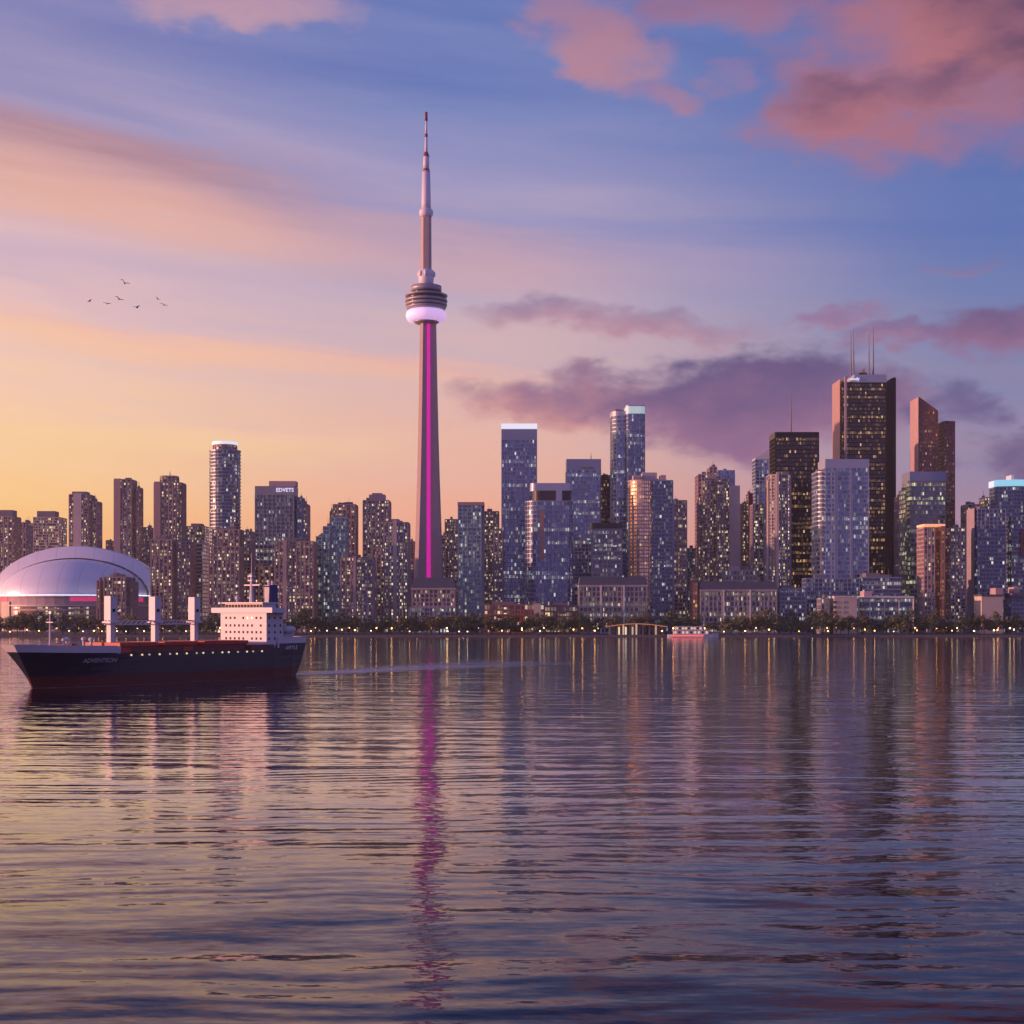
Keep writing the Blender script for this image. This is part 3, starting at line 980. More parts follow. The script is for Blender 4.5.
tower('apartment_tower', 'pale blue stepped tower with white ribbed left corner, below the black giants', AP,
      [V(818, 869, 459, 1420, 'sky', sh_box(34), stop=8), V(811.5, 826, 471, 1424, 'sky', sh_rr(30, 9, 0)),
       P('wall_panel', 834, 838, 470, None, 1418.6, 'blue', sh_box(2.2)), P('wall_panel', 850, 853, 470, None, 1418.6, 'blue', sh_box(2.2))])
tower('office_tower', 'tallest black tower with pinkish left flank, glowing roof logo and four masts', OF,
      [V(834, 886, 382, 1640, 'black', sh_box(38), cap=2), P('crown', 847, 886.5, 374.5, 382.3, 1637, 'lightblue', sh_box(36)),
       P('wall_panel', 885, 896, 377.5, None, 1644, 'matblack', sh_box(34)), P('wall_panel', 844.5, 847, 376, None, 1636, 'mauve', sh_box(3)),
       P('wall_panel', 834, 838, 379, None, 1646, 'brown', sh_box(40)), P('wall_panel', 838.3, 844.6, 378, None, 1638, 'red', sh_box(36)),  # panel colours stand in for sun on the left flank
       A(851, 331, 375, 1650, 0.8), A(853.6, 329, 375, 1656, 0.9), A(869, 334, 375, 1650, 0.8), A(873.3, 327, 375, 1656, 1.0),
       P('rooftop_plant', 856, 867, 372.6, 375, 1650, 'dark'), P('rooftop_plant', 862, 864.5, 368, 373, 1652, 'dark'),
       sign_part('~wody', 853.5, 379, 1637, 4.8, sign_glow)])


def red_slope(root, org):
    for (x0, x1, yl, yr, D, d, nm) in ():
        pass


tower('office_tower', 'red granite tower with a steep slanted top and lower right wing', OF,
      [V(910.5, 938, 411, 1600, 'red', sh_box(34), cap=0.6), V(936, 955, 421, 1608, 'red', sh_box(28)),
       P('roof', 910.5, 937.9, [396.5, 410.5, 410.5, 396.5], 411, 1600.4, 'red', sh_box(33)),
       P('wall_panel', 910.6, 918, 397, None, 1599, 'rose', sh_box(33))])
tower('office_tower', 'office tower with lime lit floors and a dark cap, in front of the red tower', OF,
      [V(902, 946, 472, 1470, 'green', sh_box(30), stop=10), V(899.5, 906, 489, 1466, 'green', sh_box(26)), P('wall_panel', 901.6, 946.4, 471.5, 481, 1469, 'blue', sh_box(31)), A(923, 469, 472, 1480, 0.6)])
tower('office_tower', 'thin grey sliver of a tower left of the lime lit office', OF, [V(894, 902, 496, 1620, 'warmoff', sh_box(20))])
tower('apartment_tower', 'mid height tower with orange lit front corner and grey right wing', AP,
      [V(917, 935, 527, 1380, 'warmoff', sh_box(24)), V(934, 945, 526, 1378, 'orange', sh_box(24)), V(943, 966, 527.5, 1384, 'resi3', sh_box(24)), P('crown', 916.6, 945.2, 524, 526.2, 1379.4, orange_glow, sh_box(25))])
tower('apartment_tower', 'dusky rose stepped tower just left of the cyan crowned tower', AP,
      [V(961, 982, 504, 1600, 'resi2', sh_box(24)), V(979, 990, 497, 1606, 'slabs', sh_box(20))])
tower('apartment_tower', 'dark glass block with scattered white lights below the cyan crown', AP,
      [V(969, 1006, 508.5, 1400, 'dark', sh_box(26)), P('wall_panel', 968, 973, 508, None, 1402, 'mauve', sh_box(24))])
tower('apartment_tower', 'tower with a curved cyan lit crown at the right edge', AP,
      [V(989, 1036, 486, 1500, 'dark', sh_bow(30, 5)), P('crown', 988.6, 1036.4, 479.5, 485.8, 1499.5, cyan_glow, sh_bow(30, 5)), P('rooftop_plant', 1006, 1014, 475, 480, 1512, 'white')])
tower('apartment_tower', 'blue grey tower cut by the right edge, with a reddish panel', AP,
      [V(1003, 1040, 516, 1420, 'bal', sh_box(24)), P('wall_panel', 1020, 1032, 530, 556, 1418.6, 'brick', sh_box(2))])
# --- background infill
for (a, b, yt, D, st, lab) in (
        (500, 530, 545, 1760, 'resi', 'dim background block behind the white corniced slab'),
        (570, 596, 540, 1560, 'dark', 'dim background block left of the short grey office'),
        (604, 632, 540, 1700, 'dark', 'dim background block between the short office and curved tower'),
        (730, 756, 540, 1700, 'resi', 'dim background block behind the pale end slab of the rose cluster'),
        (790, 815, 520, 1700, 'dark', 'dim background block between the black slab and pale blue tower'),
        (880, 906, 540, 1700, 'dark', 'dim background block behind the foot of the tallest black tower'),
        (950, 975, 545, 1700, 'resi', 'dim background block right of the red tower'),
        (320, 345, 548, 1700, 'resi', 'dim background block behind the teal stepped tower'),
        (-20, 16, 552, 1800, 'resi', 'low background block at the left edge')):
    tower('background_block', lab, 'building', [V(a, b, yt, D, st, sh_box(24))], 'dim blocks filling the skyline gaps')

# --- low buildings along the shore
LOW = 'low buildings on the waterfront'
tower('lowrise_building', 'low building with dark barrel roof and warm windows at the needle tower foot', 'low building',
      [V(412, 456, 589, 1350, 'warmoff', sh_box(26), yb=607), P('roof', 411, 457, 577.5, 588.7, 1349, 'roof', sh_box(28), 2.5), P('parapet', 410.6, 457.4, 588, 589.6, 1348.4, 'pale', sh_box(29)),
       V(409, 457, 607, 1346, 'officev', sh_box(30))], LOW)
tower('shop_building', 'red brick shop row with bright windows right of the slim teal tower', 'shop',
      [V(484, 527, 604, 1335, 'shop', sh_box(22)), P('awning', 484, 526, 614, 615.4, 1332.5, 'brick', sh_box(3))], LOW)
tower('shop_building', 'small orange lit block between the red shops and first long lowrise', 'shop',
      [V(524, 545, 604, 1325, 'shop', sh_box(16)), P('wall_panel', 534, 541, 603.5, None, 1323.6, 'cream', sh_box(2))], LOW)
tower('shop_building', 'dim brick block touching the left end of the first long lowrise', 'shop', [V(543, 578, 606, 1345, 'shop', sh_box(20))], LOW)
for (a, b, yt, D, lab) in ((578, 647, 577, 1340, 'long grey lowrise with dark roof storey and lit windows, under the curved tower'),
                           (697, 777, 581.5, 1345, 'long grey lowrise with dark roof storey, under the rose cluster')):
    w3 = [P('pilaster', a + (b - a) * k / 3 - 0.8, a + (b - a) * k / 3 + 0.8, yt + 8.5, None, D - 1.2, 'white', sh_box(2)) for k in (1, 2)]
    tower('lowrise_building', lab, 'low building',
          [V(a, b, yt + 9, D, 'low', sh_box(26)), P('roof', a - 0.5, b + 0.5, yt, yt + 8.4, D + 0.5, 'roof', sh_box(26), 1.5),
           P('parapet', a - 0.6, b + 0.6, yt + 8, yt + 9.6, D - 0.8, 'pale', sh_box(28))] + w3, LOW)
tower('lowrise_building', 'narrow end house with orange lit wall left of the second long lowrise', 'low building',
      [V(690, 698, 582, 1352, 'orange', sh_box(18)), P('chimney', 691.5, 694, 578, 582.3, 1356, 'brick', sh_box(4))], LOW)
tower('lowrise_building', 'dim plain wing attached right of the second long lowrise', 'low building', [V(775.5, 806, 588, 1352, 'dark', sh_box(24))], LOW)
tower('lowrise_building', 'pinkish stepped roof house rising behind the second long lowrise', 'low building',
      [V(722, 757, 570, 1430, 'low', sh_box(20)), P('rooftop_plant', 728, 740, 566, 570.3, 1436, 'rose')], LOW)
tower('lowrise_building', 'bluish mid block below the pale blue stepped tower', 'low building', [V(802, 860, 578, 1385, 'dark', sh_box(20))], LOW)
tower('lowrise_building', 'dark mid block below the tallest black tower', 'low building', [V(857, 902, 577, 1385, 'bal', sh_box(20)), P('rooftop_plant', 862, 880, 573, 577.4, 1392, 'plant')], LOW)
tower('lowrise_building', 'cream block with pale blank end wall and few windows', 'low building',
      [P('wall', 829, 857, 597, None, 1320, 'cream', sh_box(22)), V(817, 829.3, 598, 1322, 'low', sh_box(18)), P('parapet', 828.6, 857.4, 596, 597.3, 1319.4, 'white', sh_box(23))]
      + [P('window', 833, 836.5, y, y + 2.4, 1319.5, G['dkgl'], sh_box(1.5)) for y in (601, 606, 611)] + [P('window', 841, 844.5, y, y + 2.4, 1319.5, G['shop'], sh_box(1.5)) for y in (601, 606, 611)], LOW)
tower('lowrise_building', 'glazed white framed hall right of the cream block', 'low building',
      [V(857.6, 914, 597.5, 1326, 'office', sh_box(24))] + [P('pilaster', x - 0.7, x + 0.7, 597, None, 1324.5, 'white', sh_box(2)) for x in (858.4, 870, 884.5, 899, 913.4)]
      + [P('parapet', 857.4, 914.4, 596, 598.2, 1324, 'white', sh_box(26)), P('rooftop_plant', 860, 872, 591, 596.2, 1338, 'rose')], LOW)
tower('lowrise_building', 'tan windowless block at the right, catching the sunset', 'low building',
      [P('wall', 974, 1003, 596, None, 1330, 'cream', sh_box(22)), P('roof', 973.4, 1003.6, 594.4, 596.3, 1329.3, 'roof', sh_box(23.5)), P('rooftop_plant', 990, 1003, 588, 594.6, 1340, 'rose')], LOW)
tower('lowrise_building', 'flat dark roofed hall with small lights at the right edge', 'low building',
      [V(1003.6, 1040, 598, 1336, 'dark', sh_box(22)), P('roof', 1003.6, 1041, 593, 598.2, 1334, 'roof', sh_box(24)), P('rooftop_plant', 1008, 1020, 587, 593.2, 1345, 'rose')], LOW)


# ------------------------------------------------------------------ needle tower
def needle_tower():
    D = 1506.0
    cx = xpx(427.6, D)
    root = thing('observation_tower', 'very tall concrete needle tower with round pod and magenta light stripe', 'tower', (cx, D, GZ))
    conc = wall_mat('tower_concrete', (0.43, 0.34, 0.33), 0.8, 0.12)
    pxm = D / F
    zz = lambda y: zpx(y, D) - GZ
    # shaft: three tapering legs on a core, one turned towards the lower left, one to the lower right, one back
    m = MB()
    yb, yt = 634.0, 322.0
    N = 26
    rings = []
    turn = R(17)
    for k in range(N + 1):
        s = k / N
        y = yb + (yt - yb) * s
        q = 1 - s
        leg = (8.3 + 5.5 * q + 5.2 * q ** 2.6) * pxm
        th = (4.6 + 1.4 * q) * pxm
        core = (4.0 + 0.8 * q) * pxm
        ring = []
        for j in range(3):
            a = R(-90 + 60 + 120 * j) + turn
            d = Vector((math.cos(a), math.sin(a)))
            n = Vector((-d.y, d.x))
            a0 = a - R(60)
            ring.append(Vector((math.cos(a0), math.sin(a0))) * core)
            for p in (d * leg - n * th / 2, d * leg + n * th / 2):
                ring.append(p)
        rings.append([(p.x, p.y, zz(y)) for p in ring])
    n = len(rings[0])
    for k in range(N):
        for j in range(n):
            jj = (j + 1) % n
            m.face([rings[k][j], rings[k][jj], rings[k + 1][jj], rings[k + 1][j]])
    m.face(rings[-1])
    m.obj('shaft', conc, root)
    # magenta strip in the groove that faces the water
    mg = glow_mat('magenta_strip_light', (0.72, 0.01, 0.38), 0.85, 'AUTO', (0.1, 0.02, 0.06))
    m = MB()
    for k in range(N):
        quad = []
        for kk, sgn in ((k, -1), (k, 1), (k + 1, 1), (k + 1, -1)):
            g = Vector(rings[kk][0])
            w = 2.0 * pxm * (0.8 + 0.2 * (1 - kk / N))
            quad.append((g.x + sgn * w, g.y - 2.2 * pxm, g.z))
        m.face(quad)
        b = [(p[0], p[1] + 1.5, p[2]) for p in quad]
        m.face([quad[1], b[1], b[2], quad[2]])
        m.face([b[0], quad[0], quad[3], b[3]])
    m.obj('light_strip', mg, root)
    # pod
    u = 0.2439 * pxm                               # one zoomed pixel in metres

    def z2(zy):
        return zz(100 + zy * 0.2439)

    def lat(name, prof, mat, smooth=True, n=40, xo=-1.4 * pxm):
        m = MB()
        m.lathe([(w * 0.5 * u, z2(zy)) for w, zy in prof], n)
        me = m.mesh(name, [mat], smooth)
        o = link(name, me, None, root, (xo, 0, 0))
        return o
    podm = wall_mat('pod_cladding', (0.34, 0.33, 0.38), 0.45, 0.1, 0.3)
    podd = wall_mat('pod_dark_glass', (0.05, 0.045, 0.06), 0.2, 0.1, 0.4)
    podg = glow_mat('radome_violet_light', (0.86, 0.52, 0.95), 0.62, 'AUTO', (0.8, 0.75, 0.8))
    whit = wall_mat('mast_white_paint', (0.66, 0.64, 0.72), 0.5, 0.05)
    redp = wall_mat('mast_red_paint', (0.22, 0.04, 0.05), 0.5, 0.05)
    lat('pod_underside', [(58, 922), (92, 916), (112, 908)], podm)
    lat('radome', [(112, 910), (150, 906), (164, 894), (167, 884), (162, 872), (148, 865), (120, 864)], podg)
    lat('pod_deck', [(140, 866), (160, 856), (166, 850)], podm)
    lat('pod_window_ring', [(158, 851), (158, 846)], podd)
    lat('pod_deck', [(168, 846), (172, 840), (172, 836)], podm)
    lat('pod_window_ring', [(164, 836), (165, 830)], podd)
    lat('pod_deck', [(172, 830), (175, 824), (172, 820)], podm)
    lat('pod_window_ring', [(163, 820), (160, 808)], podd)
    lat('pod_deck', [(172, 808), (176, 802), (166, 800), (120, 797)], podm)
    lat('pod_window_ring', [(116, 797), (116, 786)], podd)
    lat('pod_roof', [(126, 786), (126, 765), (60, 762)], podm)
    lat('collar', [(58, 762), (62, 735), (64, 705), (56, 698), (42, 696)], whit)
    lat('upper_shaft', [(44, 700), (42, 480)], conc, False, 6)
    lat('sky_pod', [(42, 482), (54, 472), (58, 462), (54, 452), (38, 446)], whit)
    lat('antenna', [(38, 448), (38, 420), (32, 292)], whit, True, 16)
    lat('antenna_band', [(33, 296), (30, 290), (24, 282)], redp, True, 16)
    lat('antenna', [(25, 284), (24, 230)], whit, True, 16)
    lat('antenna_band', [(27, 232), (22, 224), (14, 214)], redp, True, 16)
    lat('antenna', [(13, 218), (10, 150)], whit, True, 12)
    lat('antenna_band', [(13, 152), (13, 140)], redp, True, 12)
    lat('antenna', [(9, 142), (8, 84)], whit, True, 12)
    lat('antenna_band', [(12, 86), (11, 50)], redp, True, 12)
    for k in range(8):
        a = 2 * math.pi * k / 8
        m = MB()
        m.lathe([(0.5, -3.2), (1.8, -2.6), (2.2, 0), (1.8, 2.6), (0.4, 3.2)], 10)
        link('dish_cover', m.mesh('dish_cover', [whit], True), None, root, (-1.4 * pxm + 7.6 * math.cos(a), 7.6 * math.sin(a), z2(715)))


needle_tower()


# ------------------------------------------------------------------ stadium with dome
def stadium():
    D = 1500.0
    pm = D / F
    cx = xpx(77, 1580.0)
    cy = 1585.0
    root = thing('stadium', 'domed stadium with white panelled arch roof glowing pink and blue', 'stadium', (cx, cy, GZ))
    zb = zpx(595.5, D) - GZ
    roofm, t, b = principled('white_roof_panel')
    tc = t.node('ShaderNodeTexCoord')
    ox, oy, oz = t.sep(tc.outputs['Object'])
    seam = t.m('LESS_THAN', t.m('FRACT', t.m('DIVIDE', ox, 21.0)), 0.03)
    t.put(b.inputs['Base Color'], t.mix(seam, (0.82, 0.80, 0.84, 1), (0.60, 0.58, 0.64, 1)))
    b.inputs['Roughness'].default_value = 0.35
    b.inputs['Metallic'].default_value = 0.1

    def shell(name, a, dep, h, yoff, a0=0.0):
        m = MB()
        nu, nv = 56, 16
        P_ = []
        for j in range(nv + 1):
            ph = (math.pi / 2) * j / nv
            P_.append([(a * math.cos(ph) * math.cos(2 * math.pi * i / nu), yoff + dep * math.cos(ph) * math.sin(2 * math.pi * i / nu), zb + h * math.sin(ph)) for i in range(nu)])
        for j in range(nv):
            for i in range(nu):
                k = (i + 1) % nu
                m.face([P_[j][i], P_[j][k], P_[j + 1][k], P_[j + 1][i]])
        bm = bmesh.new()
        me = m.mesh(name, [roofm], True)
        bm.from_mesh(me)
        bmesh.ops.remove_doubles(bm, verts=bm.verts, dist=0.01)
        bm.to_mesh(me)
        bm.free()
        me.polygons.foreach_set('use_smooth', [True] * len(me.polygons))
        link(name, me, None, root)
    # retracted arch panel: sloping front ring, then the vault running back
    def arch(name, yf, a_in, h_in, a_out, h_out, back):
        m = MB()
        n = 48
        rows = []
        for (a, h, y) in ((a_in, h_in, yf), (a_out - 1.2, h_out - 1.0, yf + 5.0), (a_out, h_out, yf + 8.0), (a_out * 0.995, h_out * 0.99, yf + back * 0.3), (a_out * 0.93, h_out * 0.9, yf + back * 0.65), (a_out * 0.75, h_out * 0.6, yf + back)):
            rows.append([(a * math.cos(math.pi * i / n), y, zb + h * math.sin(math.pi * i / n)) for i in range(n + 1)])
        rows.insert(0, [(p[0] * 0.985, p[1] + 6.0, zb + (p[2] - zb) * 0.985) for p in rows[0]])
        for j in range(len(rows) - 1):
            for i in range(n):
                m.face([rows[j][i], rows[j][i + 1], rows[j + 1][i + 1], rows[j + 1][i]])
        me = m.mesh(name, [roofm])
        bm = bmesh.new()
        bm.from_mesh(me)
        bmesh.ops.remove_doubles(bm, verts=bm.verts, dist=0.01)
        bmesh.ops.recalc_face_normals(bm, faces=bm.faces)
        bm.to_mesh(me)
        bm.free()
        link(name, me, None, root)
    arch('roof_arch', -14, 82.5, 42.6, 95, 56, 90)
    shell('roof_dome', 80, 62, 41, -14)
    rim = MB()
    rp = [(84 * math.cos(2 * math.pi * k / 48), -4 + 82 * math.sin(2 * math.pi * k / 48)) for k in range(48)]
    rim.prism(rp, zb - 1.2, zb + 0.4)
    rim.obj('roof_rim', W['white'], root)
    rl = MB()
    for k in range(25, 48):
        for (r1, r2) in ((84.3, 82.6),):
            q = [(r * math.cos(2 * math.pi * kk / 48), -4 + (r - 2) * math.sin(2 * math.pi * kk / 48)) for kk in (k, k + 1) for r in (r1, r2)]
            rl.face([(q[0][0], q[0][1], zb + 0.42), (q[2][0], q[2][1], zb + 0.42), (q[3][0], q[3][1], zb + 0.75), (q[1][0], q[1][1], zb + 0.75)])
    rl.obj('rim_light', glow_mat('dome_rim_light', (0.78, 0.84, 1.0), 3.2, 'AUTO', (0.8, 0.8, 0.8)), root)
    wl = [(81 * math.cos(2 * math.pi * k / 48), -4 + 79 * math.sin(2 * math.pi * k / 48)) for k in range(48)]
    wm = MB()
    wm.prism(wl, 0, zb - 1.25)
    wm.obj('wall', wall_mat('stadium_concrete', (0.46, 0.34, 0.38), 0.7), root)
    led = glow_mat('stadium_led_band', (0.9, 0.05, 0.22), 0.55, 'AUTO', (0.2, 0.1, 0.1))
    lm = MB()
    lp = [(81.4 * math.cos(2 * math.pi * k / 48), -4 + 79.4 * math.sin(2 * math.pi * k / 48)) for k in range(48)]

    def arc(mb, r0, ks, z0, z1):
        for k in ks:
            a, b_ = 2 * math.pi * k / 96, 2 * math.pi * (k + 1) / 96
            p = [((81 + r0) * math.cos(q), -4 + (79 + r0) * math.sin(q)) for q in (a, b_)]
            s = [((80.6) * math.cos(q), -4 + (78.6) * math.sin(q)) for q in (a, b_)]
            L = 5.3
            u0 = k * L
            mb.face([(p[0][0], p[0][1], z0), (p[1][0], p[1][1], z0), (p[1][0], p[1][1], z1), (p[0][0], p[0][1], z1)], [(u0, 0), (u0 + L, 0), (u0 + L, 1), (u0, 1)])
            mb.face([(p[0][0], p[0][1], z1), (p[1][0], p[1][1], z1), (s[1][0], s[1][1], z1), (s[0][0], s[0][1], z1)])
    for ks in (range(49, 60), range(75, 82), range(84, 92)):
        lm = MB()
        arc(lm, 0.5, ks, zb - 6.0, zb - 1.4)
        lm.obj('led_band', led, root)
    for z0, z1 in ((12, 16), (18, 22), (24, 26)):
        gm = MB()
        arc(gm, 0.5, range(62, 80), z0, z1)
        gm.obj('window_band', G['shop'], root)
    gm = MB()
    arc(gm, 0.5, range(52, 57), 10, 20)
    gm.obj('window_band', G['office'], root)
    pan = MB()
    arc(pan, 1.2, range(57, 61), 0, zb - 6.2)
    pan.obj('wall_panel', W['cream'], root)
    cn = MB()
    arc(cn, 1.5, range(61, 94), 27, 28)
    cn.obj('cornice', W['white'], root)


stadium()


# ------------------------------------------------------------------ shore pavilion and tour boat
def pavilion():
    D = 1262.0
    cx = xpx(636, D)
    root = thing('pavilion', 'low waterfront pavilion with an orange lit curved canopy on lit columns', 'pavilion', (cx, D, GZ))
    k = D / F
    m = MB()
    n = 20
    top, bot = [], []
    for i in range(n + 1):
        x = -31 + 62 * i / n
        z = 7.6 + 2.6 * math.sin(math.pi * i / n)
        top.append((x * k, z))
    for i in range(n):
        (x0, z0), (x1, z1) = top[i], top[i + 1]
        m.face([(x0, -6, z0), (x1, -6, z1), (x1, 10, z1), (x0, 10, z0)])
        m.face([(x0, -6, z0 - 0.9), (x0, 10, z0 - 0.9), (x1, 10, z1 - 0.9), (x1, -6, z1 - 0.9)])
        m.face([(x0, -6, z0 - 0.9), (x1, -6, z1 - 0.9), (x1, -6, z1), (x0, -6, z0)])
    m.obj('canopy', W['orange'], root)
    ce = MB()
    for i in range(n):
        (x0, z0), (x1, z1) = top[i], top[i + 1]
        ce.face([(x0, -6.06, z0 - 0.8), (x1, -6.06, z1 - 0.8), (x1, -6.06, z1 - 0.2), (x0, -6.06, z0 - 0.2)])
    ce.obj('canopy_glow', glow_mat('canopy_edge_glow', (1.0, 0.34, 0.14), 0.5, 'NONE', (0.4, 0.2, 0.1)), root)  # lit canopy front put in as a glowing strip
    cg = glow_mat('lit_column', (1.0, 0.60, 0.36), 0.55, 'NONE', (0.6, 0.5, 0.45))
    for i in range(9):
        x = (-26 + 52 * i / 8) * k
        c = MB()
        c.tube((x, -4, 0), (x, -4, 7.0 + 2.4 * math.sin(math.pi * (x / k + 31) / 62)), 0.55 if i % 2 else 0.75)
        c.obj('column', cg if i in (2, 4, 7) else W['brown'], root)
    b = MB()
    b.prism([(-27 * k, 1), (27 * k, 1), (27 * k, 9), (-27 * k, 9)], 0, 7, caps=False)
    b.obj('window_band', G['officewarm'], root)


pavilion()


def tour_boat():
    D = 1214.0
    k = D / F
    root = thing('tour_boat', 'white two deck tour boat lit red, moored at the quay', 'boat', (xpx(693, D), D, 0))
    root.scale = (1.1, 1.0, 1.35)
    h = MB()
    st = [(-23, 2.2, 1.9), (-20, 2.9, 1.9), (10, 2.9, 1.9), (18, 2.2, 2.3), (23, 0.15, 2.8)]
    for i in range(len(st) - 1):
        (x0, b0, z0), (x1, b1, z1) = st[i], st[i + 1]
        for sg in (-1, 1):
            q = [(x0 * k, sg * b0 * 0.8, -0.6), (x1 * k, sg * b1 * 0.8, -0.6), (x1 * k, sg * b1, z1), (x0 * k, sg * b0, z0)]
            h.face(q if sg < 0 else list(reversed(q)))
        h.face([(x0 * k, -b0, z0), (x1 * k, -b1, z1), (x1 * k, b1, z1), (x0 * k, b0, z0)])
    h.face([(-23 * k, -1.8, -0.6), (-23 * k, -2.2, 1.9), (-23 * k, 2.2, 1.9), (-23 * k, 1.8, -0.6)])
    h.obj('hull', W['white'], root)
    rg = glow_mat('red_boat_lights', (1.0, 0.12, 0.10), 1.1, 'AUTO', (0.5, 0.1, 0.1))
    wg = glow_mat('cabin_lights', (1.0, 0.66, 0.42), 0.65, 'NONE', (0.5, 0.4, 0.3))
    a = MB()
    a.box(-20 * k, 9 * k, -3.05, -2.9, 0.7, 1.5)
    a.obj('light_strip', rg, root)
    for (x0, x1, z0, z1, yb) in ((-18, 14, 1.9, 4.3, 2.3), (-16, 8, 4.6, 6.8, 2.0)):
        c = MB()
        c.box(x0 * k, x1 * k, -yb, yb, z0, z1)
        c.obj('cabin', W['white'], root)
        for j in range(9):
            xx = x0 + (x1 - x0) * (j + 0.5) / 9
            w_ = MB()
            w_.box((xx - 1.0) * k, (xx + 1.0) * k, -yb - 0.06, -yb + 0.05, z0 + 0.6, z1 - 0.4)
            w_.obj('window', wg if j % 3 != 1 else G['dkgl'], root)
        r = MB()
        r.box((x0 - 1) * k, (x1 + 1) * k, -yb - 0.4, yb + 0.4, z1, z1 + 0.25)
        r.obj('deck_roof', W['white'], root)
    p = MB()
    p.tube((10 * k, 0, 4.5), (10 * k, 0, 13), 0.22, 0.1)
    p.obj('mast', W['white'], root)


tour_boat()


